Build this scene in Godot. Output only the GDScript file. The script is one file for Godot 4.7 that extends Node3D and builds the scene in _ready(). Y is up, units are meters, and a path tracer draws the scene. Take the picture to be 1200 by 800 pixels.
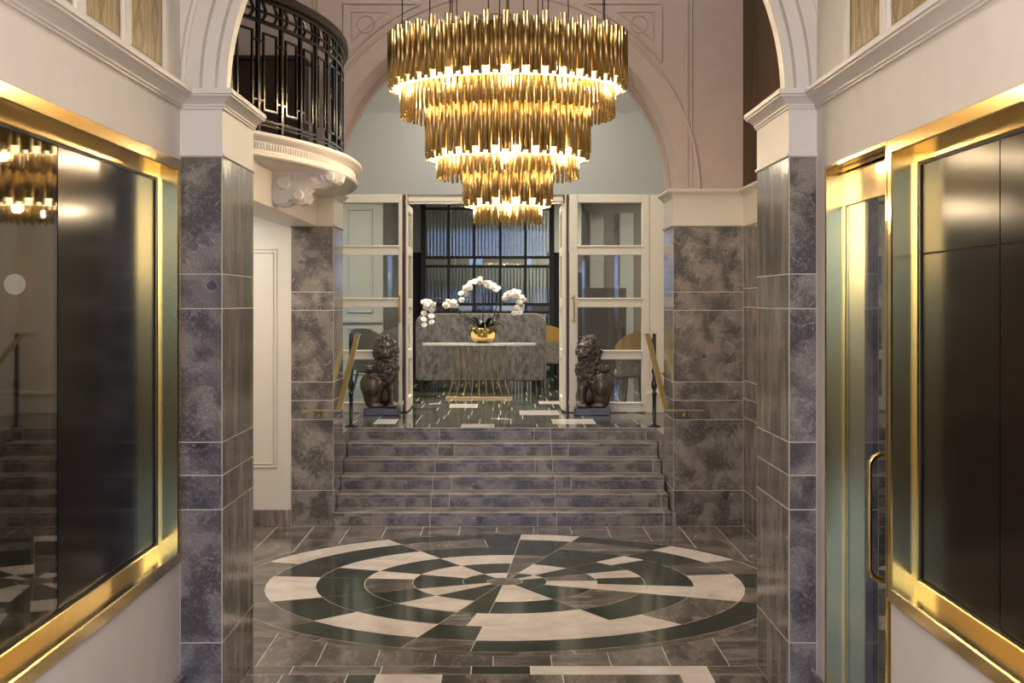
extends Node3D
# A hotel lobby seen from its entrance passage: two slate pillars, a stone
# medallion floor, a brass chandelier, a short flight of steps, two lion statues.

const F := 1575.0      # focal length in pixels of a 1200x800 frame
const EYE := 2.3       # camera height
const CX := 589.0
const CY := 354.0

const PF := 7.576      # front of the near pillars (distance from the camera)
const PB := 8.523      # their back
const XL := -1.818     # passage wall, left
const XR := 1.771      # passage wall, right
const XLI := -1.580
const XRI := 1.613
const SD := 13.80      # front of the stair pillars and rear lobby wall
const SB := 14.61
const LAND := 0.866    # height of the landing
const DW := 17.45      # plane of the glazed doors
const LWX := 2.471     # lobby wall, right

var M := {}
var rng := RandomNumberGenerator.new()

func xa(u: float, d: float) -> float: return (u - CX) * d / F
func ya(v: float, d: float) -> float: return EYE - (v - CY) * d / F
func pa(u: float, v: float, d: float) -> Vector3: return Vector3(xa(u, d), ya(v, d), -d)

func _ready() -> void:
	rng.seed = 4711
	view_and_light()
	materials()
	floors()
	passage()
	near_pillars()
	lobby_shell()
	stairs()
	stair_pillars()
	landing_and_doors()
	dining_room()
	balcony()
	chandelier()
	handrails()
	lions()
	console_and_orchid()
	settee_and_chairs()
	lounge()

# ------------------------------------------------------------------ camera, sky, lights
func view_and_light() -> void:
	var cam := Camera3D.new()
	cam.name = "camera"
	cam.projection = Camera3D.PROJECTION_FRUSTUM
	cam.near = 0.05
	cam.far = 200.0
	cam.size = 800.0 / F * cam.near
	cam.frustum_offset = Vector2((600.0 - CX) / F, -(400.0 - CY) / F) * cam.near
	add_child(cam)
	cam.position = Vector3(0, EYE, 0)
	cam.current = true
	var we := WorldEnvironment.new()
	we.name = "environment"
	var e := Environment.new()
	e.background_mode = Environment.BG_SKY
	var sk := ProceduralSkyMaterial.new()
	sk.sky_top_color = Color(0.42, 0.60, 1.0)
	sk.sky_horizon_color = Color(0.58, 0.75, 1.0)
	sk.ground_bottom_color = Color(0.35, 0.35, 0.36)
	sk.ground_horizon_color = Color(0.55, 0.58, 0.62)
	sk.sky_energy_multiplier = 2.0
	sk.ground_energy_multiplier = 1.0
	var sky := Sky.new()
	sky.sky_material = sk
	e.sky = sky
	e.tonemap_mode = Environment.TONE_MAPPER_LINEAR
	e.tonemap_exposure = 1.9
	e.sdfgi_enabled = true
	e.ssao_enabled = true
	e.ssil_enabled = true
	we.environment = e
	add_child(we)

func omni(at: Vector3, energy: float, col: Color, size := 0.1, parent: Node = self) -> void:
	var l := OmniLight3D.new()
	l.name = "lamp_light"
	l.light_energy = energy
	l.light_color = col
	l.light_size = size
	l.omni_range = 40.0
	l.omni_attenuation = 2.0
	l.shadow_enabled = true
	parent.add_child(l, true)
	l.position = at

func area(at: Vector3, w: float, h: float, energy: float, col: Color, parent: Node = self) -> void:
	var l := AreaLight3D.new()
	l.name = "panel_light"
	l.area_size = Vector2(w, h)
	l.light_energy = energy
	l.light_color = col
	l.area_range = 40.0
	l.area_attenuation = 2.0
	l.shadow_enabled = true
	parent.add_child(l, true)
	l.position = at
	l.rotation_degrees = Vector3(-90, 0, 0)

# ------------------------------------------------------------------ materials
func plain(col: Color, rough := 0.6, metal := 0.0, spec := 0.5) -> StandardMaterial3D:
	var m := StandardMaterial3D.new()
	m.albedo_color = col
	m.roughness = rough
	m.metallic = metal
	m.metallic_specular = spec
	return m

func bytes_of(size: int, high: int, freq: float, sd: int, fractal: int, warp: float, oct := 4) -> PackedByteArray:
	var n := FastNoiseLite.new()
	n.seed = sd
	n.noise_type = FastNoiseLite.TYPE_SIMPLEX_SMOOTH
	n.frequency = freq
	n.fractal_type = fractal
	n.fractal_octaves = oct
	if warp > 0.0:
		n.domain_warp_enabled = true
		n.domain_warp_amplitude = warp
		n.domain_warp_frequency = freq * 0.8
	var im := n.get_seamless_image(size, high, false, false, 0.15)
	if high != size:
		im.resize(size, size, Image.INTERPOLATE_CUBIC)
	im.convert(Image.FORMAT_L8)
	return im.get_data()

func stone_texture(sd: int, dark: Color, mid: Color, light: Color, vein: float, veinpow: float, grain: float, high := 512, freq := 0.008, warp := 60.0) -> ImageTexture:
	var s := 512
	var a := bytes_of(s, high, freq, sd, FastNoiseLite.FRACTAL_FBM, warp, 5)
	var b := bytes_of(s, high, freq * 1.1, sd + 7, FastNoiseLite.FRACTAL_RIDGED, warp * 0.8, 3)
	var c := bytes_of(s, s, 0.16, sd + 13, FastNoiseLite.FRACTAL_FBM, 0.0, 3)
	var k := bytes_of(s, high, freq * 4.0, sd + 21, FastNoiseLite.FRACTAL_FBM, warp * 0.3, 3)
	var o := PackedByteArray()
	o.resize(s * s * 3)
	var lut := PackedFloat32Array()
	for i in 256:
		lut.append(pow(i / 255.0, veinpow) * vein)
	for i in s * s:
		var t := (a[i] * 0.7 + k[i] * 0.3) / 255.0
		var g := (c[i] / 255.0 - 0.5) * grain
		var w := clampf((t - 0.22) / 0.5, 0.0, 1.0)
		var q := lut[b[i]]
		for ch in 3:
			var v := lerpf(dark[ch], mid[ch], w)
			v = lerpf(v, light[ch], q) + g
			o[i * 3 + ch] = clampi(int(v * 255.0), 0, 255)
	return ImageTexture.create_from_image(Image.create_from_data(s, s, false, Image.FORMAT_RGB8, o))

# slate with clouded beds, fine pale veins and dark knots
func slate_texture(sd: int) -> ImageTexture:
	var s := 768
	var a := bytes_of(s, s, 0.007, sd, FastNoiseLite.FRACTAL_FBM, 110.0, 6)
	var b := bytes_of(s, s, 0.010, sd + 7, FastNoiseLite.FRACTAL_RIDGED, 90.0, 3)
	var c := bytes_of(s, s, 0.20, sd + 13, FastNoiseLite.FRACTAL_FBM, 0.0, 2)
	var k := bytes_of(s, s, 0.035, sd + 21, FastNoiseLite.FRACTAL_RIDGED, 40.0, 4)
	var z := bytes_of(s, s, 0.004, sd + 33, FastNoiseLite.FRACTAL_FBM, 60.0, 2)
	var o := PackedByteArray()
	o.resize(s * s * 3)
	var v1 := PackedFloat32Array()
	var v2 := PackedFloat32Array()
	for i in 256:
		v1.append(smoothstep(0.82, 0.98, i / 255.0) * 0.75)
		v2.append(smoothstep(0.60, 0.98, i / 255.0) * 0.55)
	var dark := Color(0.325, 0.308, 0.30)
	var mid := Color(0.535, 0.505, 0.478)
	var light := Color(0.74, 0.71, 0.67)
	for i in s * s:
		var t := clampf((a[i] / 255.0 - 0.30) / 0.42, 0.0, 1.0)
		var g := (c[i] / 255.0 - 0.5) * 0.20
		var q := minf(v1[b[i]] + v2[k[i]] * (z[i] / 160.0), 0.85)
		for ch in 3:
			var v := lerpf(lerpf(dark[ch], mid[ch], t), light[ch], q) + g
			o[i * 3 + ch] = clampi(int(v * 255.0), 0, 255)
	# knots: a dark eye with a pale rim
	var kr := RandomNumberGenerator.new()
	kr.seed = sd
	for n in 4:
		var cx := kr.randi_range(60, s - 60)
		var cy := kr.randi_range(60, s - 60)
		var rad := kr.randf_range(12.0, 30.0)
		for y in range(-50, 51):
			for x in range(-50, 51):
				var at := (cy + y) * s + cx + x
				var w := sqrt(x * x * 1.3 + y * y) / rad + (a[at] / 255.0 - 0.5) * 1.6 + (k[at] / 255.0 - 0.5) * 0.5
				var f := 1.0
				if w < 0.75:
					f = 0.74
				elif w < 1.05:
					f = 1.14
				elif w < 1.2:
					f = 0.93
				if f != 1.0:
					for ch in 3:
						o[at * 3 + ch] = clampi(int(o[at * 3 + ch] * f), 0, 255)
	return ImageTexture.create_from_image(Image.create_from_data(s, s, false, Image.FORMAT_RGB8, o))

func textured(tex: Texture2D, rough: float, spec := 0.5, tri := 0.0) -> StandardMaterial3D:
	var m := plain(Color.WHITE, rough, 0.0, spec)
	m.albedo_texture = tex
	m.vertex_color_use_as_albedo = tri == 0.0
	if tri > 0.0:
		m.uv1_triplanar = true
		m.uv1_scale = Vector3.ONE * tri
	return m

func line(im: Image, x0: float, y0: float, x1: float, y1: float, w: float, col: Color) -> void:
	var n := int(maxf(absf(x1 - x0), absf(y1 - y0)) * 1.5) + 1
	for i in n + 1:
		var t := float(i) / n
		var x := lerpf(x0, x1, t)
		var y := lerpf(y0, y1, t)
		im.fill_rect(Rect2i(int(x - w / 2), int(y - w / 2), int(w), int(w)), col)

func deco_print() -> ImageTexture:
	var s := 512
	var im := Image.create(s, s, false, Image.FORMAT_RGB8)
	im.fill(Color(0.66, 0.575, 0.385))
	var r := RandomNumberGenerator.new()
	r.seed = 5
	var ink := Color(0.40, 0.315, 0.17)
	for cx in [64, 192, 320, 448]:
		var top := -60
		while top < s + 60:
			var hh: int = r.randi_range(90, 170)
			var ww: int = r.randi_range(26, 50)
			for k in 3:
				var w := ww - k * 9
				var hk := hh / 2 - k * 16
				if w < 5 or hk < 10:
					continue
				var cy := top + hh / 2
				line(im, cx - w, cy, cx, cy - hk, 4, ink)
				line(im, cx + w, cy, cx, cy - hk, 4, ink)
				line(im, cx - w, cy, cx, cy + hk, 4, ink)
				line(im, cx + w, cy, cx, cy + hk, 4, ink)
			line(im, cx - ww, top + hh / 2, cx - ww, top + hh + 60, 4, ink)
			line(im, cx + ww, top - 40, cx + ww, top + hh / 2, 4, ink)
			top += hh - 14
	for x in [4, 14, 128, 118, 138, 256, 246, 384, 374, 394]:
		var y0 := 0
		while y0 < s:
			var y1 := y0 + r.randi_range(60, 180)
			line(im, x, y0, x, minf(y1, s - 1), 4, ink)
			y0 = y1 + r.randi_range(10, 40)
	return ImageTexture.create_from_image(im)

func materials() -> void:
	M.slate = textured(slate_texture(11), 0.3, 0.4)
	M.streak = textured(stone_texture(31, Color(0.32, 0.295, 0.275), Color(0.57, 0.525, 0.485), Color(0.70, 0.655, 0.61), 0.6, 4.0, 0.14, 64, 0.014, 18.0), 0.15)
	M.streak_plain = textured(M.streak.albedo_texture, 0.2, 0.5, 0.6)
	M.floor_slate = textured(stone_texture(51, Color(0.27, 0.25, 0.23), Color(0.50, 0.465, 0.435), Color(0.66, 0.615, 0.57), 0.55, 5.0, 0.10, 160, 0.014, 40.0), 0.13)
	M.green = textured(stone_texture(71, Color(0.115, 0.155, 0.125), Color(0.185, 0.225, 0.185), Color(0.30, 0.345, 0.29), 0.35, 5.0, 0.09), 0.12)
	M.marble = textured(stone_texture(91, Color(0.80, 0.755, 0.715), Color(0.89, 0.85, 0.82), Color(0.62, 0.57, 0.53), 0.38, 9.0, 0.03, 256), 0.14)
	M.landing = textured(stone_texture(111, Color(0.19, 0.215, 0.19), Color(0.36, 0.375, 0.335), Color(0.48, 0.48, 0.43), 0.4, 5.0, 0.08, 128), 0.08)
	M.grout = plain(Color(0.80, 0.76, 0.69), 0.8)
	M.grout_dim = plain(Color(0.74, 0.72, 0.66), 0.8)
	M.plaster = textured(stone_texture(131, Color(0.835, 0.805, 0.77), Color(0.855, 0.825, 0.79), Color(0.85, 0.82, 0.785), 0.3, 3.0, 0.012), 0.62, 0.5, 0.6)
	M.plaster_rose = textured(stone_texture(137, Color(0.68, 0.615, 0.585), Color(0.70, 0.635, 0.605), Color(0.70, 0.635, 0.605), 0.3, 3.0, 0.012), 0.7, 0.5, 0.6)
	M.lunette = plain(Color(0.66, 0.67, 0.65), 0.7)
	M.trim = plain(Color(0.85, 0.825, 0.80), 0.45)
	M.cream = plain(Color(0.80, 0.775, 0.73), 0.45)
	M.door_white = plain(Color(0.87, 0.84, 0.775), 0.4)
	M.brass = plain(Color(0.86, 0.74, 0.46), 0.16, 1.0)
	M.brass_dull = plain(Color(0.72, 0.62, 0.40), 0.34, 1.0)
	M.brass_tube = plain(Color(0.86, 0.74, 0.50), 0.32, 1.0)
	M.wire = plain(Color(0.10, 0.08, 0.065), 0.5)
	M.steel = plain(Color(0.75, 0.74, 0.72), 0.3, 1.0)
	M.satin = plain(Color(0.075, 0.043, 0.024), 0.16, 0.0, 0.17)
	M.satin_left = plain(Color(0.035, 0.032, 0.030), 0.14, 0.0, 0.2)
	M.seal = plain(Color(0.012, 0.012, 0.013), 0.5)
	M.black = plain(Color(0.012, 0.011, 0.011), 0.22, 0.0, 0.6)
	M.wood_dark = plain(Color(0.13, 0.075, 0.045), 0.35)
	M.brown_edge = plain(Color(0.33, 0.17, 0.11), 0.4)
	M.grass_paper = textured(stone_texture(151, Color(0.19, 0.135, 0.07), Color(0.315, 0.235, 0.125), Color(0.37, 0.285, 0.16), 0.4, 4.0, 0.10, 24, 0.03, 0.0), 0.7, 0.4)
	M.deco = textured(deco_print(), 0.45, 0.5)
	var g := plain(Color(0.80, 0.85, 0.82, 0.03), 0.02)
	g.transparency = BaseMaterial3D.TRANSPARENCY_ALPHA
	M.glass = g
	var dg := plain(Color(0.05, 0.055, 0.06, 0.45), 0.02)
	dg.transparency = BaseMaterial3D.TRANSPARENCY_ALPHA
	M.glass_dark = dg
	var tg := plain(Color(0.035, 0.028, 0.02, 0.38), 0.02)
	tg.transparency = BaseMaterial3D.TRANSPARENCY_ALPHA
	M.glass_tint = tg
	var fg := plain(Color(0.78, 0.75, 0.74, 0.76), 0.2)
	fg.transparency = BaseMaterial3D.TRANSPARENCY_ALPHA
	M.frosted = fg
	var reed := plain(Color(0.86, 0.89, 0.92, 0.04), 0.12)
	reed.refraction_enabled = true
	reed.refraction_scale = 0.045
	M.reeded = reed
	M.bronze = textured(stone_texture(171, Color(0.17, 0.13, 0.10), Color(0.29, 0.235, 0.18), Color(0.37, 0.30, 0.23), 0.4, 4.0, 0.06), 0.33, 0.7, 1.5)
	M.velvet = textured(stone_texture(191, Color(0.19, 0.185, 0.18), Color(0.42, 0.40, 0.385), Color(0.50, 0.48, 0.46), 0.3, 3.0, 0.22, 256, 0.03, 60.0), 0.75, 0.4, 0.7)
	M.velvet.rim_enabled = true
	M.velvet.rim = 0.4
	M.chair_grey = plain(Color(0.30, 0.30, 0.29), 0.8)
	M.chair_print = textured(stone_texture(201, Color(0.16, 0.155, 0.14), Color(0.55, 0.53, 0.46), Color(0.62, 0.60, 0.52), 0.3, 3.0, 0.3, 512, 0.05, 20.0), 0.8, 0.4, 1.2)
	M.chair_gold = plain(Color(0.55, 0.43, 0.16), 0.6)
	M.leaf = plain(Color(0.065, 0.12, 0.045), 0.35)
	M.stem = plain(Color(0.13, 0.19, 0.06), 0.5)
	var pt := plain(Color(0.88, 0.86, 0.83), 0.55)
	pt.vertex_color_use_as_albedo = true
	pt.backlight_enabled = true
	pt.backlight = Color(0.25, 0.25, 0.23)
	M.petal = pt
	M.soil = plain(Color(0.10, 0.065, 0.04), 0.9)
	M.tan = plain(Color(0.44, 0.35, 0.23), 0.75)
	M.carpet = plain(Color(0.30, 0.22, 0.14), 0.9)
	M.navy = plain(Color(0.03, 0.035, 0.055), 0.6)
	M.ceil = plain(Color(0.80, 0.77, 0.72), 0.7)
	M.panel_wall = plain(Color(0.60, 0.62, 0.58), 0.55)
	M.dining_wall = plain(Color(0.40, 0.37, 0.32), 0.6)
	M.glow = glow(Color(1.0, 0.89, 0.68), 3.2)
	M.brass_satin = plain(Color(0.88, 0.76, 0.50), 0.5, 1.0)
	M.globe = glow(Color(1.0, 0.95, 0.86), 0.3)
	M.pendant = glow(Color(1.0, 0.96, 0.91), 4.0)  # glow of the added pendant globes
	M.added_lens = glow(Color(1.0, 0.88, 0.70), 6.0)  # lens glow of the added ceiling lamps
	M.cloth = plain(Color(0.78, 0.76, 0.72), 0.8)

func glow(col: Color, en: float) -> StandardMaterial3D:
	var m := plain(Color(0.9, 0.88, 0.82), 0.4)
	m.emission_enabled = true
	m.emission = col
	m.emission_energy_multiplier = en
	return m

# ------------------------------------------------------------------ nodes and metas
func group_node(called: String, parent: Node, at := Vector3.ZERO) -> Node3D:
	var n := Node3D.new()
	n.name = called
	parent.add_child(n, true)
	n.position = at
	return n

func tag(o: Node, label: String, category: String, group := "") -> Node:
	o.set_meta("label", label)
	o.set_meta("category", category)
	if group != "":
		o.set_meta("group", group)
	return o

func structure(o: Node, label := "") -> Node:
	o.set_meta("kind", "structure")
	if label != "":
		o.set_meta("label", label)
	return o

func begin() -> SurfaceTool:
	var st := SurfaceTool.new()
	st.begin(Mesh.PRIMITIVE_TRIANGLES)
	st.set_smooth_group(-1)
	st.set_color(Color.WHITE)
	st.set_uv(Vector2.ZERO)
	return st

func fin(st: SurfaceTool, called: String, mat: Material, parent: Node, at := Vector3.ZERO) -> MeshInstance3D:
	st.generate_normals()
	return put(st.commit(), called, mat, parent, at)

func put(mesh: Mesh, called: String, mat: Material, parent: Node, at := Vector3.ZERO) -> MeshInstance3D:
	var o := MeshInstance3D.new()
	o.name = called
	o.mesh = mesh
	o.material_override = mat
	parent.add_child(o, true)
	o.position = at
	return o

# ------------------------------------------------------------------ shapes
func tri(st: SurfaceTool, a: Vector3, b: Vector3, c: Vector3, hint: Vector3) -> void:
	# front faces run clockwise
	if (c - a).cross(b - a).dot(hint) >= 0.0:
		st.add_vertex(a); st.add_vertex(b); st.add_vertex(c)
	else:
		st.add_vertex(a); st.add_vertex(c); st.add_vertex(b)

func quad(st: SurfaceTool, a: Vector3, b: Vector3, c: Vector3, d: Vector3, hint: Vector3) -> void:
	tri(st, a, b, c, hint)
	tri(st, a, c, d, hint)

func box(st: SurfaceTool, c: Vector3, s: Vector3, bev := 0.0, t := Basis.IDENTITY) -> void:
	var h := s / 2.0
	bev = minf(bev, minf(h.x, minf(h.y, h.z)) * 0.8)
	if bev <= 0.0:
		for ax in 3:
			for sg in [-1.0, 1.0]:
				var n := Vector3.ZERO
				n[ax] = sg
				var p := Vector3.ZERO
				var q := Vector3.ZERO
				p[(ax + 1) % 3] = h[(ax + 1) % 3]
				q[(ax + 2) % 3] = h[(ax + 2) % 3]
				var m := n * h[ax]
				quad(st, c + t * (m - p - q), c + t * (m + p - q), c + t * (m + p + q), c + t * (m - p + q), t * n)
		return
	var i := h - Vector3.ONE * bev
	for ax in 3:
		var a1 := (ax + 1) % 3
		var a2 := (ax + 2) % 3
		for sg in [-1.0, 1.0]:
			var n := Vector3.ZERO
			n[ax] = sg
			var p := Vector3.ZERO
			var q := Vector3.ZERO
			p[a1] = i[a1]
			q[a2] = i[a2]
			var m := n * h[ax]
			quad(st, c + t * (m - p - q), c + t * (m + p - q), c + t * (m + p + q), c + t * (m - p + q), t * n)
		for s1 in [-1.0, 1.0]:
			for s2 in [-1.0, 1.0]:
				var e := Vector3.ZERO
				e[ax] = i[ax]
				var f1 := Vector3.ZERO
				f1[a1] = s1 * h[a1]; f1[a2] = s2 * i[a2]
				var f2 := Vector3.ZERO
				f2[a1] = s1 * i[a1]; f2[a2] = s2 * h[a2]
				var n2 := Vector3.ZERO
				n2[a1] = s1; n2[a2] = s2
				quad(st, c + t * (f1 - e), c + t * (f1 + e), c + t * (f2 + e), c + t * (f2 - e), t * n2)
	for sx in [-1.0, 1.0]:
		for sy in [-1.0, 1.0]:
			for sz in [-1.0, 1.0]:
				tri(st, c + t * Vector3(sx * h.x, sy * i.y, sz * i.z), c + t * Vector3(sx * i.x, sy * h.y, sz * i.z), c + t * Vector3(sx * i.x, sy * i.y, sz * h.z), t * Vector3(sx, sy, sz))

# box between two corners given as x, y and distance
func span(st: SurfaceTool, x0: float, x1: float, y0: float, y1: float, d0: float, d1: float, bev := 0.0) -> void:
	box(st, Vector3((x0 + x1) / 2, (y0 + y1) / 2, -(d0 + d1) / 2), Vector3(absf(x1 - x0), absf(y1 - y0), absf(d1 - d0)), bev)

func slab(called: String, mat: Material, parent: Node, x0: float, x1: float, y0: float, y1: float, d0: float, d1: float, bev := 0.0) -> MeshInstance3D:
	var st := begin()
	span(st, x0, x1, y0, y1, d0, d1, bev)
	return fin(st, called, mat, parent)

# closed outline (counter-clockwise in its own axes) carried through frames whose x and y axes hold it
func sweep(st: SurfaceTool, outline: PackedVector2Array, frames: Array, caps := true, smooth := false) -> void:
	var poly := outline.duplicate()
	if Geometry2D.is_polygon_clockwise(poly):
		poly.reverse()
	var n := poly.size()
	st.set_smooth_group(1 if smooth else -1)
	for j in frames.size() - 1:
		var A: Transform3D = frames[j]
		var B: Transform3D = frames[j + 1]
		for i in n:
			var p := poly[i]
			var q := poly[(i + 1) % n]
			var e := q - p
			var hint := A.basis.x * e.y - A.basis.y * e.x
			quad(st, A * Vector3(p.x, p.y, 0), A * Vector3(q.x, q.y, 0), B * Vector3(q.x, q.y, 0), B * Vector3(p.x, p.y, 0), hint)
	if caps:
		st.set_smooth_group(-1)
		var ix := Geometry2D.triangulate_polygon(poly)
		var first: Transform3D = frames[0]
		var last: Transform3D = frames[-1]
		var dir := last.origin - first.origin
		if frames.size() > 2:
			dir = (frames[1] as Transform3D).origin - first.origin
		var dir2 := last.origin - (frames[-2] as Transform3D).origin
		for k in range(0, ix.size(), 3):
			var a := Vector3(poly[ix[k]].x, poly[ix[k]].y, 0)
			var b := Vector3(poly[ix[k + 1]].x, poly[ix[k + 1]].y, 0)
			var c := Vector3(poly[ix[k + 2]].x, poly[ix[k + 2]].y, 0)
			tri(st, first * a, first * b, first * c, -dir)
			tri(st, last * a, last * b, last * c, dir2)
	st.set_smooth_group(-1)

func frame(x: Vector3, y: Vector3, o: Vector3) -> Transform3D:
	return Transform3D(Basis(x, y, x.cross(y)), o)

func tube(st: SurfaceTool, pts: Array, radii, sides := 8, caps := true) -> void:
	var frames := []
	var n := pts.size()
	var up := Vector3(0.13, 0.21, 0.97).normalized()
	for i in n:
		var t: Vector3 = (pts[mini(i + 1, n - 1)] - pts[maxi(i - 1, 0)]).normalized()
		if absf(t.dot(up)) > 0.95:
			up = Vector3(0.97, 0.13, 0.2).normalized()
		var x := up.cross(t).normalized()
		var y := t.cross(x)
		up = y
		var r: float = radii[i] if radii is Array else radii
		frames.append(Transform3D(Basis(x * r, y * r, t), pts[i]))
	var ring := PackedVector2Array()
	for k in sides:
		ring.append(Vector2.from_angle(TAU * k / sides))
	sweep(st, ring, frames, caps, true)

func lathe(st: SurfaceTool, prof: Array, c: Vector3, segs := 20, smooth := true) -> void:
	st.set_smooth_group(2 if smooth else -1)
	for i in prof.size() - 1:
		var p: Vector2 = prof[i]
		var q: Vector2 = prof[i + 1]
		for k in segs:
			var a := TAU * k / segs
			var b := TAU * (k + 1) / segs
			var ca := Vector3(cos(a), 0, sin(a))
			var cb := Vector3(cos(b), 0, sin(b))
			var e := q - p
			var mid := ((ca + cb) / 2).normalized()
			var hint := mid * e.y - Vector3.UP * e.x
			var A := c + ca * p.x + Vector3.UP * p.y
			var B := c + cb * p.x + Vector3.UP * p.y
			var C := c + cb * q.x + Vector3.UP * q.y
			var D := c + ca * q.x + Vector3.UP * q.y
			if p.x < 0.0001:
				tri(st, A, C, D, hint)
			elif q.x < 0.0001:
				tri(st, A, B, C, hint)
			else:
				quad(st, A, B, C, D, hint)
	st.set_smooth_group(-1)

func arc(c: Vector2, r: float, a0: float, a1: float, n: int) -> PackedVector2Array:
	var o := PackedVector2Array()
	for i in n + 1:
		o.append(c + Vector2.from_angle(lerpf(a0, a1, float(i) / n)) * r)
	return o

# a stone piece: an outline in the plane (o, U, V), standing proud along N
func piece(called: String, mat: Material, parent: Node, poly: PackedVector2Array, o: Vector3, U: Vector3, V: Vector3, N: Vector3, thick: float, tint: Color, turn := false, bev := 0.0, uvs := 0.55) -> MeshInstance3D:
	var st := begin()
	st.set_color(tint)
	var off := Vector2(rng.randf(), rng.randf()) * 4.0
	var put_uv := func(p: Vector2) -> void:
		st.set_uv((Vector2(p.y, p.x) if turn else p) * uvs + off)
	var top := poly
	if bev > 0.0:
		var ins := Geometry2D.offset_polygon(poly, -bev, Geometry2D.JOIN_MITER)
		if ins.size() == 1 and ins[0].size() == poly.size():
			var best := 0
			var bd := 1e9
			for i in ins[0].size():
				if ins[0][i].distance_to(poly[0]) < bd:
					bd = ins[0][i].distance_to(poly[0])
					best = i
			top = PackedVector2Array()
			for i in poly.size():
				top.append(ins[0][(best + i) % poly.size()])
		else:
			bev = 0.0
	var T := func(p: Vector2, h: float) -> Vector3:
		return o + U * p.x + V * p.y + N * h
	var ix := Geometry2D.triangulate_polygon(top)
	for k in range(0, ix.size(), 3):
		var pts := [top[ix[k]], top[ix[k + 1]], top[ix[k + 2]]]
		var w := [T.call(pts[0], thick), T.call(pts[1], thick), T.call(pts[2], thick)]
		var flip: bool = (w[2] - w[0]).cross(w[1] - w[0]).dot(N) < 0.0
		for j in ([0, 2, 1] if flip else [0, 1, 2]):
			put_uv.call(pts[j])
			st.add_vertex(w[j])
	var cen := Vector2.ZERO
	for p in poly:
		cen += p / poly.size()
	var cw := Geometry2D.is_polygon_clockwise(poly)
	for i in poly.size():
		var j := (i + 1) % poly.size()
		var e := poly[j] - poly[i]
		var out2 := Vector2(e.y, -e.x) * (-1.0 if cw else 1.0)
		var hint := U * out2.x + V * out2.y
		put_uv.call(poly[i])
		if bev > 0.0:
			quad(st, T.call(poly[i], thick - bev), T.call(poly[j], thick - bev), T.call(top[j], thick), T.call(top[i], thick), hint + N * hint.length())
		quad(st, T.call(poly[i], 0.0), T.call(poly[j], 0.0), T.call(poly[j], thick - bev), T.call(poly[i], thick - bev), hint)
	return fin(st, called, mat, parent)

func rect(x0: float, y0: float, x1: float, y1: float, gap := 0.0) -> PackedVector2Array:
	return PackedVector2Array([Vector2(x0 + gap, y0 + gap), Vector2(x1 - gap, y0 + gap), Vector2(x1 - gap, y1 - gap), Vector2(x0 + gap, y1 - gap)])

func tone(spread := 0.12, warm := 0.03) -> Color:
	var k := 1.0 + rng.randf_range(-spread, spread)
	var w := rng.randf_range(-warm, warm)
	return Color(k + w, k, k - w)

# ------------------------------------------------------------------ floor
const MC := Vector2(0.018, 11.08)     # centre of the medallion (x, distance)
const MR := [0.145, 0.347, 0.759, 1.152, 1.546, 1.948, 2.245, 2.34]

func floor_angle(u: float, v: float) -> float:
	var d := F * EYE / (v - CY)
	return (Vector2(xa(u, d), d) - MC).angle()

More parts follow.
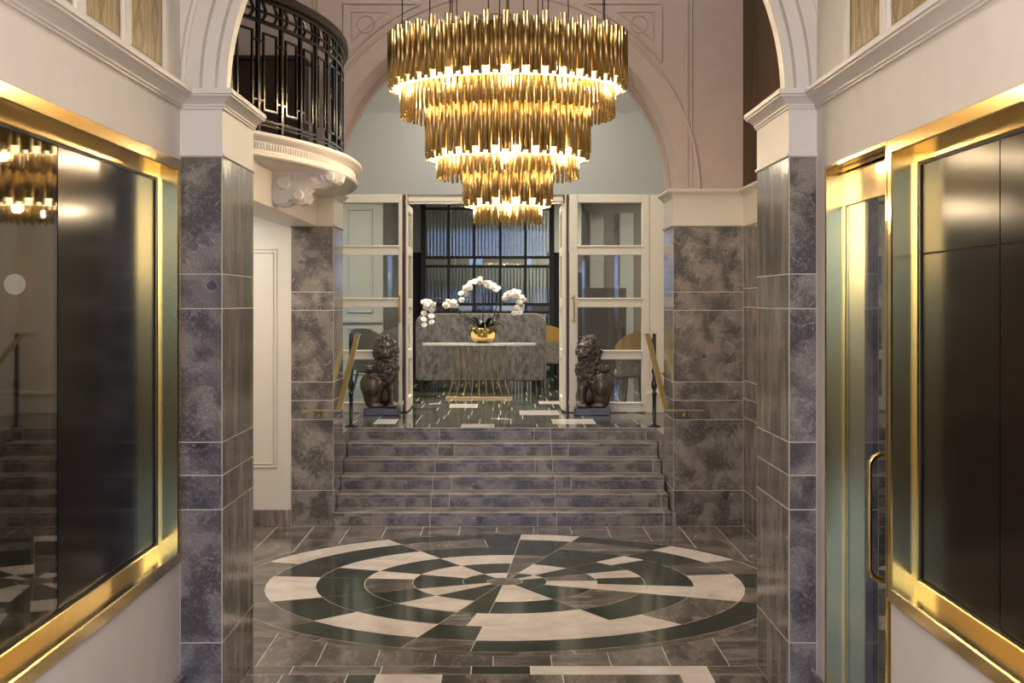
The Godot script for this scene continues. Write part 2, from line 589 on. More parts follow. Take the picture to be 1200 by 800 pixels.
func floors() -> void:
	var fl := group_node("floor", self)
	structure(fl, "polished slate tile floor with a round inlaid medallion")
	slab("floor_bed", M.grout, fl, -3.7, 2.6, -0.15, -0.0006, -2.6, 15.4)
	var X := Vector3.RIGHT
	var D := Vector3.FORWARD
	# lobby grid around the medallion
	var circle := arc(MC, MR[7] + 0.002, 0, TAU, 96)
	circle.remove_at(circle.size() - 1)
	var rows := [8.50, 9.25, 10.0, 10.75, 11.5, 12.25, 13.02, 13.84]
	for r in rows.size() - 1:
		for k in range(-4, 14):
			var x0 := -2.308 + 0.3745 * k
			var shift := 0.0
			var x1 := x0 + 0.3745
			x0 = maxf(x0, -3.65); x1 = minf(x1, 2.55)
			if x1 - x0 < 0.05:
				continue
			var parts := Geometry2D.clip_polygons(rect(x0, rows[r], x1, rows[r + 1], 0.0025), circle)
			for p in parts:
				if not Geometry2D.is_polygon_clockwise(p) and p.size() > 2:
					piece("floor_tile", M.floor_slate, fl, p, Vector3(0, -0.012, 0), X, D, Vector3.UP, 0.012, tone(0.13, 0.02), rng.randf() < 0.5, 0.0008 if p.size() == 4 else 0.0)
	# border row and passage pattern
	var strip := [[-1.8, -1.32, 0], [-1.32, -0.76, 0], [-0.76, -0.197, 0], [-0.197, 0.176, 1], [0.176, 1.285, 2], [1.285, 1.76, 0]]
	for s in strip:
		piece("floor_tile", [M.floor_slate, M.green, M.marble][s[2]], fl, rect(s[0], 8.31, s[1], 8.50, 0.003), Vector3(0, -0.012, 0), X, D, Vector3.UP, 0.012, tone(0.08, 0.02), true, 0.0012)
	var second := [[-1.8, -1.36, 0], [-1.36, -0.958, 0], [-0.958, -0.776, 1], [-0.776, -0.375, 2], [-0.375, 0.37, 0], [0.37, 1.1, 0], [1.1, 1.285, 2], [1.285, 1.76, 0]]
	for s in second:
		piece("floor_tile", [M.floor_slate, M.green, M.marble][s[2]], fl, rect(s[0], 7.56, s[1], 8.31, 0.003), Vector3(0, -0.012, 0), X, D, Vector3.UP, 0.012, tone(0.12, 0.02), false, 0.0012)
	var d := 7.56
	var rr := 0
	while d > -2.4:
		for s in [[-1.8, -1.3, 0], [-1.3, -0.776, 0], [-0.776, -0.375, rr % 2], [-0.375, 0.37, 0], [0.37, 1.1, 0], [1.1, 1.285, 2], [1.285, 1.76, 0]]:
			piece("floor_tile", [M.floor_slate, M.green, M.marble][s[2]], fl, rect(s[0], d - 0.75, s[1], d, 0.003), Vector3(0, -0.012, 0), X, D, Vector3.UP, 0.012, tone(0.12, 0.02), false, 0.0012)
		d -= 0.75
		rr += 1
	# the medallion
	var med := group_node("floor_medallion", fl)
	med.set_meta("label", "round stone medallion of white, green and grey wedges")
	var a := {
		A = floor_angle(456.5, 632.7), Q = floor_angle(569.5, 636.0), B = floor_angle(611.3, 625.8), C = floor_angle(680, 627.9), D = floor_angle(790, 638.9),
		Y = floor_angle(757.9, 655.4), E = floor_angle(863.7, 655.4), F = floor_angle(857.5, 672.5), Z = floor_angle(690, 680.0), G = floor_angle(811.5, 687.0),
		H = floor_angle(864.4, 704.2), J = floor_angle(795, 730.5), I = floor_angle(777, 750.0), K = floor_angle(551, 763.5), W = floor_angle(546.5, 733.3),
		L = floor_angle(462.7, 763.5), M = floor_angle(369, 727.0), N = floor_angle(316.8, 704.8), O = floor_angle(319.6, 674.9), P = floor_angle(316.8, 658.0)}
	# going clockwise from line A: fill until the next line (w white, g green, s slate)
	var rings := [
		"A w B s C g D w E g H g I w K g L g M w N g P g A",
		"A g B s C w D g E s Z w H g I w K g L g M w N g P w A",
		"A w B s C g D g E w F g G w H s I g K g L w M g N s O w P g A",
		"A g B g C g D w Y g G w H g I w W s L g M g N g O g P w A",
		"A s Q g B g C s D g E s F w H s J w K g L w M g N w O g P g A",
		"A g B w C g D w E s F g G s H g I g K s L g M s N s P w A"]
	for r in 6:
		var tk: PackedStringArray = rings[r].split(" ")
		for i in range(0, tk.size() - 2, 2):
			var a0: float = a[tk[i]]
			var a1: float = a[tk[i + 2]]
			while a1 > a0:
				a1 -= TAU
			# angles fall going clockwise as seen from above with distance up the page
			var n := maxi(2, int((a0 - a1) * 9.0))
			var r0: float = MR[r]
			var r1: float = MR[r + 1]
			var poly := arc(MC, r1, a0, a1, n)
			poly.append_array(arc(MC, r0, a1, a0, n))
			var ins := Geometry2D.offset_polygon(poly, -0.0022)
			if ins.size():
				var mat: Material = {"w": M.marble, "g": M.green, "s": M.floor_slate}[tk[i + 1]]
				piece("medallion_tile", mat, med, ins[0], Vector3(0, -0.012, 0), X, D, Vector3.UP, 0.012, tone(0.07, 0.015), rng.randf() < 0.5)
	piece("medallion_tile", M.floor_slate, med, arc(MC, MR[0] - 0.002, 0, TAU * 31 / 32, 31), Vector3(0, -0.012, 0), X, D, Vector3.UP, 0.012, Color.WHITE)
	for k in 8:
		var a0 := TAU * k / 8.0 + 0.2
		var poly := arc(MC, MR[7] - 0.002, a0, a0 + TAU / 8 - 0.002, 12)
		poly.append_array(arc(MC, MR[6] + 0.002, a0 + TAU / 8 - 0.002, a0, 12))
		piece("medallion_border", M.floor_slate, med, poly, Vector3(0, -0.012, 0), X, D, Vector3.UP, 0.012, Color(0.82, 0.78, 0.75))

# ------------------------------------------------------------------ passage walls, windows and door
# moulding profile: x outwards from the wall, y up, from the given bottom
func crown_profile(h: float, w: float) -> PackedVector2Array:
	return PackedVector2Array([Vector2(-0.02, 0), Vector2(w * 0.14, 0), Vector2(w * 0.14, h * 0.10), Vector2(w * 0.24, h * 0.14), Vector2(w * 0.24, h * 0.24),
		Vector2(w * 0.38, h * 0.36), Vector2(w * 0.62, h * 0.52), Vector2(w * 0.86, h * 0.62), Vector2(w * 0.88, h * 0.70), Vector2(w, h * 0.74), Vector2(w, h * 0.95), Vector2(w * 0.96, h), Vector2(-0.02, h)])

func mould(called: String, mat: Material, parent: Node, outline: PackedVector2Array, out: Vector3, pts: Array) -> MeshInstance3D:
	var st := begin()
	var fr := []
	for p in pts:
		fr.append(frame(out, Vector3.UP, p))
	sweep(st, outline, fr)
	return fin(st, called, mat, parent)

func passage() -> void:
	for side in [-1.0, 1.0]:
		var X: float = XL if side < 0 else XR
		var w := group_node("wall_left" if side < 0 else "wall_right", self)
		structure(w, "cream plaster passage wall with gilded deco panels above the cornice")
		var y0 := 0.842 if side < 0 else 0.94
		var y1 := 3.10 if side < 0 else 3.04
		var d_far := 7.535 if side < 0 else 6.13
		var d_near := 3.3
		var st := begin()
		var a := X
		var b = X + side * 0.25
		span(st, a, b, -0.15, y0, -2.6, d_far if side > 0 else 7.6)
		span(st, a, b, y1, 5.6, -2.6, 7.6)
		span(st, a, b, y0, y1, -2.6, d_near)
		if side < 0:
			span(st, a, b, y0, y1, d_far, 7.6)
		else:
			span(st, a, b, -0.15, y1, 7.34, 7.6)
			span(st, a + 0.09, b, -0.15, y1, 6.09, 6.15)
		fin(st, "wall_panel", M.plaster, w)
		# cornice
		mould("cornice", M.trim, w, crown_profile(0.105, 0.085), Vector3(-side, 0, 0), [Vector3(X, 3.39, 2.6), Vector3(X, 3.39, -PF)])
		# printed panels with white stiles
		var edges := [7.19, 6.41, 5.70, 4.99, 4.28, 3.57] if side < 0 else [6.87, 6.14, 5.43, 4.72, 4.01, 3.30]
		for i in edges.size() - 1:
			var far: float = edges[i]
			var near: float = edges[i + 1] + 0.07
			var pst := begin()
			piece("deco_panel", M.deco, w, rect(0, 0, far - near, 1.75), Vector3(X, 3.56, -far), Vector3.BACK, Vector3.UP, Vector3(-side, 0, 0), 0.004, Color.WHITE, false, 0.0, 0.8)
			var fr := begin()
			for q in [far, near]:
				span(fr, X, X - side * 0.022, 3.5, 5.4, q - 0.035, q + 0.035, 0.006)
			fin(fr, "panel_stile", M.trim, w)
		# baseboard
		var bb := group_node("baseboard_left" if side < 0 else "baseboard_right", self)
		structure(bb, "dark slate baseboard along the passage wall")
		if side < 0:
			slab("base_strip", M.streak_plain, bb, X, X + 0.03, 0, 0.21, -2.5, 7.56, 0.004)
		else:
			slab("base_strip", M.streak_plain, bb, X, X - 0.03, 0, 0.21, -2.5, 6.1, 0.004)
			slab("base_strip", M.streak_plain, bb, X, X - 0.03, 0, 0.21, 7.38, 7.56, 0.004)
		brass_window(side, X, y0, y1, d_near, d_far)
	entrance_door()
	# passage and lobby ceilings, with added fill lamps
	var cl := group_node("ceiling", self)
	structure(cl, "pale plaster ceiling")
	slab("passage_ceiling", M.ceil, cl, -2.1, 2.05, 5.45, 5.65, -2.6, 7.7)
	slab("lobby_ceiling", M.ceil, cl, -3.8, 2.8, 6.9, 7.1, 7.7, 14.0)
	for at in [[0.0, 5.45, 1.6, 1.3], [0.0, 5.45, 5.6, 1.5], [-1.2, 6.9, 10.2, 1.5], [1.4, 6.9, 10.2, 1.5], [-1.0, 6.9, 12.4, 1.0], [1.2, 6.9, 12.4, 1.0], [0.0, 5.6, 16.2, 4.6], [-2.9, 3.30, 11.4, 1.1], [-2.9, 3.30, 12.9, 1.25]]:
		var l := group_node("added_downlight", self, Vector3(at[0], at[1], -at[2]))  # unseen downlight, added to lift the light here
		var of: String = "the entrance passage" if at[2] < 8.0 else ("the lobby" if at[1] > 6.0 else ("the landing" if at[1] > 5.0 else "the space below the balcony"))
		tag(l, "added round recessed brass rimmed fill lamp of " + of, "ceiling light", "added fill lamps of " + of)
		var s := begin()
		lathe(s, [Vector2(0.16, -0.001), Vector2(0.16, -0.02), Vector2(0.13, -0.02), Vector2(0.13, 0.0)], Vector3.ZERO, 24)
		fin(s, "rim", M.brass, l)
		var g := begin()
		lathe(g, [Vector2(0.0, -0.008), Vector2(0.13, -0.008)], Vector3.ZERO, 24)
		fin(g, "lens", M.added_lens, l)
		area(Vector3(0, -0.04, 0), 0.26, 0.26, at[3], Color(1.0, 0.98, 0.95), l)
	# unseen globe pendants, added as fill light for the passage
	for d in [0.6, 2.2]:
		var pl := group_node("added_pendant", self, Vector3(0, 5.45, -d))
		tag(pl, "added unseen white globe pendant giving fill light in the passage", "pendant lamp", "added passage fill pendants")
		var cs := begin()
		tube(cs, [Vector3(0, 0, 0), Vector3(0, -2.29, 0)], 0.006, 6)
		fin(cs, "cable", M.brass_dull, pl)
		var gs := begin()
		var gp := []
		for i in 13:
			var a := -PI / 2 + PI * i / 12.0
			gp.append(Vector2(maxf(cos(a) * 0.16, 0.0), -2.45 + sin(a) * 0.16))
		lathe(gs, gp, Vector3.ZERO, 24)
		fin(gs, "globe", M.pendant, pl)
		omni(Vector3(0, -2.45, 0), 2.1, Color(1.0, 0.95, 0.90), 0.15, pl)
	# entrance end behind the camera: a wall with a tall glazed opening
	var we := group_node("wall_entrance", self)
	structure(we, "entrance wall with a tall glazed opening")
	var s2 := begin()
	span(s2, -2.1, -1.45, -0.15, 5.6, -2.8, -2.6)
	span(s2, 1.45, 2.05, -0.15, 5.6, -2.8, -2.6)
	span(s2, -1.45, 1.45, 4.6, 5.6, -2.8, -2.6)
	fin(s2, "wall_panel", M.plaster, we)
	var wn := group_node("window_3", self)
	structure(wn, "tall brass framed entrance glazing")
	var s3 := begin()
	for x in [-1.42, -0.48, 0.48, 1.42]:
		span(s3, x - 0.03, x + 0.03, 0, 4.6, -2.73, -2.67, 0.006)
	for y in [0.03, 2.6, 4.57]:
		span(s3, -1.42, 1.42, y - 0.03, y + 0.03, -2.72, -2.68, 0.006)
	fin(s3, "glazing_frame", M.brass_dull, wn)
	slab("pane", M.glass, wn, -1.4, 1.4, 0.05, 4.55, -2.705, -2.695)

# a ring of four bars facing out of a side wall, mitred: outline in (into the opening, out of the wall)
func wall_frame(called: String, mat: Material, parent: Node, X: float, side: float, y0: float, y1: float, d0: float, d1: float, outline: PackedVector2Array) -> void:
	var st := begin()
	var n := Vector3(-side, 0, 0)
	var corners := [Vector2(d0, y0), Vector2(d1, y0), Vector2(d1, y1), Vector2(d0, y1)]
	var mid := Vector2((d0 + d1) / 2, (y0 + y1) / 2)
	var fr := []
	for c in corners + [corners[0]]:
		var diag := Vector2(signf(mid.x - c.x), signf(mid.y - c.y))
		fr.append(Transform3D(Basis(Vector3(0, diag.y, -diag.x), n, Vector3.RIGHT), Vector3(X, c.y, -c.x)))
	# the hint of sweep() is taken along the diagonal, which is right for a mitred bar
	sweep(st, outline, fr, false)
	fin(st, called, mat, parent)

func brass_window(side: float, X: float, y0: float, y1: float, d0: float, d1: float) -> void:
	var wn := group_node("window_1" if side < 0 else "window_2", self)
	structure(wn, "long display window in a deep polished brass frame")
	# outer frame: flat face proud of the wall, then a deep reveal
	wall_frame("brass_frame", M.brass, wn, X, side, y0, y1, d0, d1, PackedVector2Array([Vector2(0, -0.13), Vector2(0.068, -0.13), Vector2(0.068, 0.012), Vector2(0.062, 0.018), Vector2(0.006, 0.018), Vector2(0, 0.012)]))
	wall_frame("inner_frame", M.brass, wn, X, side, y0 + 0.062, y1 - 0.062, d0 + 0.062, d1 - 0.062, PackedVector2Array([Vector2(0, -0.125), Vector2(0.055, -0.125), Vector2(0.055, -0.09), Vector2(0.05, -0.085), Vector2(0, -0.085)]))
	var yb := y0 + 0.11
	var yt := y1 - 0.11
	var xg := X + side * 0.108
	wall_frame("seal", M.seal, wn, X, side, y0 + 0.112, y1 - 0.112, d0 + 0.112, d1 - 0.112, PackedVector2Array([Vector2(0, -0.12), Vector2(0.014, -0.12), Vector2(0.014, -0.095), Vector2(0, -0.095)]))
	if side < 0:
		var joint := 5.80
		slab("dark_pane", M.satin_left, wn, xg - 0.006, xg + 0.006, yb, yt, joint + 0.003, d1 - 0.11)
		slab("clear_pane", M.glass_tint, wn, xg - 0.004, xg + 0.004, yb, yt, d0 + 0.11, joint - 0.003)
		slab("backing_post", M.tan, wn, xg - 0.06, xg - 0.012, yb, yt, joint - 0.06, joint + 0.03)
	else:
		var jd := 5.06
		for a in [[d0 + 0.11, jd - 0.003], [jd + 0.003, d1 - 0.11]]:
			for b in [[yb, 2.512], [2.518, yt]]:
				slab("dark_pane", M.satin, wn, xg - 0.006, xg + 0.006, b[0], b[1], a[0], a[1], 0.002)
		slab("backing", M.seal, wn, xg + 0.006, xg + 0.02, yb, yt, d0 + 0.11, d1 - 0.11)

func entrance_door() -> void:
	var dr := group_node("door_1", self)
	structure(dr, "narrow brass framed glass door with a curved pull handle")
	var X := XR
	var top := 3.04
	wall_frame("door_frame", M.brass, dr, X, 1.0, -0.03, top, 6.157, 7.34, PackedVector2Array([Vector2(0, -0.12), Vector2(0.03, -0.12), Vector2(0.03, -0.085), Vector2(0.022, -0.085), Vector2(0.022, 0.008), Vector2(0.018, 0.012), Vector2(0, 0.012)]))
	var st := begin()
	span(st, X + 0.085, X + 0.115, 2.82, 3.0, 6.19, 7.31, 0.004)
	fin(st, "top_rail", M.brass, dr)
	var st2 := begin()
	span(st2, X + 0.085, X + 0.115, 0.01, 2.82, 6.19, 6.225, 0.004)
	span(st2, X + 0.085, X + 0.115, 0.01, 2.82, 7.28, 7.31, 0.004)
	span(st2, X + 0.085, X + 0.115, 0.01, 0.06, 6.225, 7.28, 0.004)
	fin(st2, "stile", M.brass, dr)
	slab("pane", M.glass_dark, dr, X + 0.096, X + 0.104, 0.06, 2.82, 6.225, 7.28)
	var rb := begin()  # black box added behind the glass: blocks the sky, darkness painted in
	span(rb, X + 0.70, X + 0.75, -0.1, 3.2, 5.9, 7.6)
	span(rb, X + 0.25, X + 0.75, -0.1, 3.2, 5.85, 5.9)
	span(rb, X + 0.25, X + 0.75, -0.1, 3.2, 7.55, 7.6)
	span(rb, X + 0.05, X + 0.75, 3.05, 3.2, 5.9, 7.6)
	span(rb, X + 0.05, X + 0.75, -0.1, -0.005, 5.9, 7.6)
	fin(rb, "dark_backing", M.seal, dr)
	var hd := 6.54
	var px := X + 0.09
	var pts := []
	var yb := 0.945
	var yt := 1.565
	for i in 7:
		var t := i / 6.0 * PI / 2
		pts.append(Vector3(px - 0.075 * sin(t), yb + 0.06 * (1 - cos(t)) - 0.0, -hd))
	for i in 7:
		var t := i / 6.0 * PI / 2
		pts.append(Vector3(px - 0.075 * cos(t), yt - 0.06 + 0.06 * sin(t), -hd))
	var hs := begin()
	tube(hs, pts, 0.013, 12)
	fin(hs, "pull_handle", M.brass, dr)
	slab("lock", M.seal, dr, X + 0.03, X + 0.09, 1.02, 1.175, 6.27, 6.31, 0.006)

# ------------------------------------------------------------------ pillars
const JOINTS := [0.0, 0.381, 1.131, 1.324, 1.511, 2.264, 2.459, 3.12]

func tile_face(parent: Node, mat: Material, o: Vector3, U: Vector3, N: Vector3, width: float, ys: Array, thick := 0.012, spread := 0.12, turn := false) -> void:
	for i in ys.size() - 1:
		piece("slate_tile", mat, parent, rect(0, ys[i], width, ys[i + 1], 0.003), o, U, Vector3.UP, N, thick, tone(spread, 0.02), turn, 0.0006)

func near_pillars() -> void:
	for side in [-1.0, 1.0]:
		var wall_x: float = XL if side < 0 else XR
		var in_x: float = XLI if side < 0 else XRI
		var p := group_node("slate_pillar", self, Vector3.ZERO)
		tag(p, ("grey slate clad pillar beside the long window with the lounge behind it" if side < 0 else "grey slate clad pillar beside the brass framed glass door"), "pillar")
		var t := 0.012
		slab("core", M.grout, p, wall_x + side * 0.4, in_x + side * 0.0007, 0, 3.12, PF + 0.0007, PB - 0.0007)
		var U := Vector3(-side, 0, 0)
		tile_face(p, M.slate, Vector3(wall_x, 0, -PF - t), U, Vector3.BACK, absf(wall_x - in_x) - t * 0.2, JOINTS, t, 0.16)
		tile_face(p, M.streak, Vector3(in_x + side * t, 0, -PF - t * 0.4), Vector3.FORWARD, U, PB - PF - t * 0.8, JOINTS, t, 0.12)
		tile_face(p, M.slate, Vector3(in_x + side * t * 0.4, 0, -PB + t), -U, Vector3.FORWARD, 0.45, JOINTS, t, 0.12)
		# capital: neck bead, frieze, cornice
		var cap := begin()
		var o = side * 0.35
		span(cap, wall_x + o, in_x - side * 0.012, 3.12, 3.14, PF - 0.012, PB + 0.012, 0.004)
		span(cap, wall_x + o, in_x, 3.14, 3.40, PF, PB)
		fin(cap, "frieze", M.trim, p)
		var cs := begin()
		var pr := crown_profile(0.105, 0.07)
		sweep(cs, pr, [Transform3D(Basis(Vector3(0, 0, 1), Vector3.UP, Vector3.RIGHT), Vector3(wall_x, 3.39, -PF)),
			Transform3D(Basis(Vector3(-side, 0, 1), Vector3.UP, Vector3.RIGHT), Vector3(in_x, 3.39, -PF)),
			Transform3D(Basis(Vector3(-side, 0, -1), Vector3.UP, Vector3.RIGHT), Vector3(in_x, 3.39, -PB)),
			Transform3D(Basis(Vector3(0, 0, -1), Vector3.UP, Vector3.RIGHT), Vector3(wall_x + o, 3.39, -PB))])
		span(cs, wall_x + o, in_x, 3.39, 3.494, PF, PB)
		fin(cs, "cornice", M.trim, p)
	# the arch over them
	var ar := group_node("wall_arch", self)
	structure(ar, "pale moulded plaster arch between the passage and the lobby")
	var c := Vector2((XLI + XRI) / 2, 3.495)
	var R := 1.606
	arch_wall("arch_front", M.plaster, ar, c, R + 0.12, -3.8, 2.8, 7.1, PF, PF + 0.27)
	arch_band("archivolt", M.trim, ar, c, [[R + 0.0, 0.15, 0.27], [R + 0.05, 0.07, 0.268]], PF)
	# roll moulding on the outer edge of the arch face
	var ro := begin()
	var pts := []
	for i in 49:
		var a := PI * i / 48.0
		pts.append(Vector3(c.x + cos(a) * (R + 0.215), c.y + sin(a) * (R + 0.215), -PF))
	tube(ro, pts, 0.018, 8)
	fin(ro, "bead", M.trim, ar)

func arch_wall(called: String, mat: Material, parent: Node, c: Vector2, R: float, x0: float, x1: float, top: float, d0: float, d1: float) -> MeshInstance3D:
	var st := begin()
	var poly := PackedVector2Array([Vector2(x0, c.y), Vector2(x0, top), Vector2(x1, top), Vector2(x1, c.y)])
	poly.append_array(arc(c, R, 0, PI, 64))
	sweep(st, poly, [frame(Vector3.RIGHT, Vector3.UP, Vector3(0, 0, -d0)), frame(Vector3.RIGHT, Vector3.UP, Vector3(0, 0, -d1))])
	return fin(st, called, mat, parent)

# bands of an archivolt: [inner radius, start behind the face, end behind the face]
func arch_band(called: String, mat: Material, parent: Node, c: Vector2, bands: Array, d0: float) -> void:
	for b in bands:
		var st := begin()
		var poly := arc(c, b[0] + 0.2, 0, PI, 64)
		poly.append_array(arc(c, b[0], PI, 0, 64))
		sweep(st, poly, [frame(Vector3.RIGHT, Vector3.UP, Vector3(0, 0, -d0 - b[1])), frame(Vector3.RIGHT, Vector3.UP, Vector3(0, 0, -d0 - b[2]))])
		fin(st, called, mat, parent)

# ------------------------------------------------------------------ lobby
func lobby_shell() -> void:
	# right wall: slate below, cream band, brown grass paper above
	var wr := group_node("wall_lobby_right", self)
	structure(wr, "lobby side wall, slate below and brown streaked paper above")
	slab("wall_core", M.grout, wr, LWX + 0.0007, LWX + 0.25, -0.1, 7.0, 7.7, SB)
	var xs := [PB, 9.27, 10.02, 10.77, 11.52, 12.27, 13.02, SD]
	for i in xs.size() - 1:
		tile_face(wr, M.streak, Vector3(LWX + 0.012, 0, -xs[i]), Vector3.FORWARD, Vector3.LEFT, xs[i + 1] - xs[i], [0.0, 0.375, 1.125, 1.318, 1.5, 2.25, 2.44, 3.08], 0.012, 0.06, false)
	slab("band", M.cream, wr, LWX - 0.004, LWX + 0.02, 3.08, 3.40, PB, SD)
	mould("cornice", M.cream, wr, crown_profile(0.085, 0.06), Vector3.LEFT, [Vector3(LWX, 3.37, -PB), Vector3(LWX, 3.37, -SD)])
	piece("wallpaper", M.grass_paper, wr, rect(0, 3.44, SD - 7.85, 6.95), Vector3(LWX + 0.001, 0, -7.85), Vector3.FORWARD, Vector3.UP, Vector3.LEFT, 0.004, Color.WHITE, false, 0.0, 0.8)
	# left wall
	var wl := group_node("wall_lobby_left", self)
	structure(wl, "lobby side wall behind the balcony, brown streaked paper above")
	slab("wall_core", M.plaster, wl, -3.85, -3.6, -0.1, 7.0, 7.6, SB)
	piece("wallpaper", M.grass_paper, wl, rect(0, 3.4, SD - 7.85, 6.95), Vector3(-3.6, 0, -7.85), Vector3.FORWARD, Vector3.UP, Vector3.RIGHT, 0.01, Color(0.8, 0.72, 0.66), false, 0.0, 0.8)  # tint darkens the same paper, painting in shade behind the balcony
	# plaster infill between the near left pillar and the lobby's left wall
	slab("return_wall", M.plaster, wr, 2.0, 2.75, -0.1, 3.5, PB - 0.3, PB - 0.05)
	slab("return_wall", M.plaster, wl, -3.7, -2.2, -0.1, 3.5, PB - 0.3, PB - 0.05)
	# rear wall with the big arch
	var wb := group_node("wall_back", self)
	structure(wb, "rose tinted plaster wall with a great moulded arch and spandrel panels")
	var c := Vector2(0.0, 3.45)
	arch_wall("arch_wall", M.plaster_rose, wb, c, 1.81, -3.7, LWX + 0.1, 7.0, SD, SB)
	# face moulding
	var st := begin()
	var fr := []
	for i in 65:
		var a := PI * i / 64.0
		var rd := Vector3(cos(a), sin(a), 0)
		fr.append(Transform3D(Basis(rd, Vector3.BACK, Vector3.RIGHT), Vector3(c.x, c.y, -SD) + rd * 2.02))
	sweep(st, PackedVector2Array([Vector2(-0.20, -0.01), Vector2(0.02, -0.01), Vector2(0.02, 0.012), Vector2(0.0, 0.022), Vector2(-0.014, 0.016), Vector2(-0.02, 0.006), Vector2(-0.20, 0.006)]), fr)
	fin(st, "archivolt", M.plaster_rose, wb)
	var st2 := begin()
	var fr2 := []
	for i in 65:
		var a := PI * i / 64.0
		var rd := Vector3(cos(a), sin(a), 0)
		fr2.append(Transform3D(Basis(rd, Vector3.BACK, Vector3.RIGHT), Vector3(c.x, c.y, -SB) + rd * 1.81))
	sweep(st2, PackedVector2Array([Vector2(-0.045, -0.02), Vector2(0.01, -0.02), Vector2(0.01, 0.2), Vector2(-0.02, 0.19), Vector2(-0.045, 0.13)]), fr2)
	fin(st2, "inner_archivolt", M.plaster_rose, wb)
	# spandrel panels: sunk three-sided frame with a roundel
	for sd in [-1.0, 1.0]:
		var ys := ya(4.0, SD)
		var xo: float = 1.63 * sd
		for ins in [[0.0, 0.030, 0.016], [0.085, 0.018, 0.010]]:
			var q := begin()
			var k: float = ins[0]
			var rr: float = 2.09 + k
			var xe: float = xo - sd * k
			var ye: float = ys - k
			var path := []
			var a_side := acos(clampf(absf(xe) / rr, 0, 1))
			var a_top := asin(clampf((ye - c.y) / rr, 0, 1))
			for i in 25:
				var a := lerpf(a_side, a_top, i / 24.0)
				path.append(Vector3(sd * cos(a) * rr, c.y + sin(a) * rr, -SD))
			path.append(Vector3(xe, ye, -SD))
			path.append(path[0])
			for i in path.size() - 1:
				tube(q, [path[i], path[i + 1]], ins[2], 6)
			fin(q, "spandrel_moulding", M.plaster_rose, wb)
		var ro := begin()
		var cc := pa(749.0 if sd > 0 else 429.0, 28.0, SD)
		var pr := []
		for i in 29:
			var a := TAU * i / 28.0
			pr.append(cc + Vector3(cos(a) * 0.088, sin(a) * 0.088, 0))
		tube(ro, pr, 0.010, 6, false)
		fin(ro, "roundel", M.plaster_rose, wb)
		var pv := begin()
		for e in [[1.87, 1.91], [1.935, 1.95]]:
			span(pv, sd * e[0], sd * e[1], 3.47, 6.95, SD - 0.016, SD + 0.01, 0.005)
		fin(pv, "pilaster_moulding", M.plaster_rose, wb)
	# white panelled wall left of the steps
	var wp := group_node("wall_panelled", self)
	structure(wp, "white panelled wall below the balcony")
	slab("wall_panel", M.cream, wp, -3.7, -2.16, 0.17, 3.45, SD + 0.02, SD + 0.2)
	for k in [0.0, 0.035]:
		var q := begin()
		var x1 = -2.32 - k
		var x0 = -3.25 + k
		var y1 = ya(291, SD) - k
		var y0 = 0.6 + k
		for s in [[x0, x1, y1 - 0.014, y1], [x0, x1, y0, y0 + 0.014], [x0, x0 + 0.014, y0, y1], [x1 - 0.014, x1, y0, y1]]:
			span(q, s[0], s[1], s[2], s[3], SD + 0.005, SD + 0.03, 0.004)
		fin(q, "panel_moulding", M.cream, wp)
	slab("base_strip", M.streak_plain, wp, -3.6, -2.17, 0.0, 0.17, SD, SD + 0.1, 0.003)
	# beam under the balcony

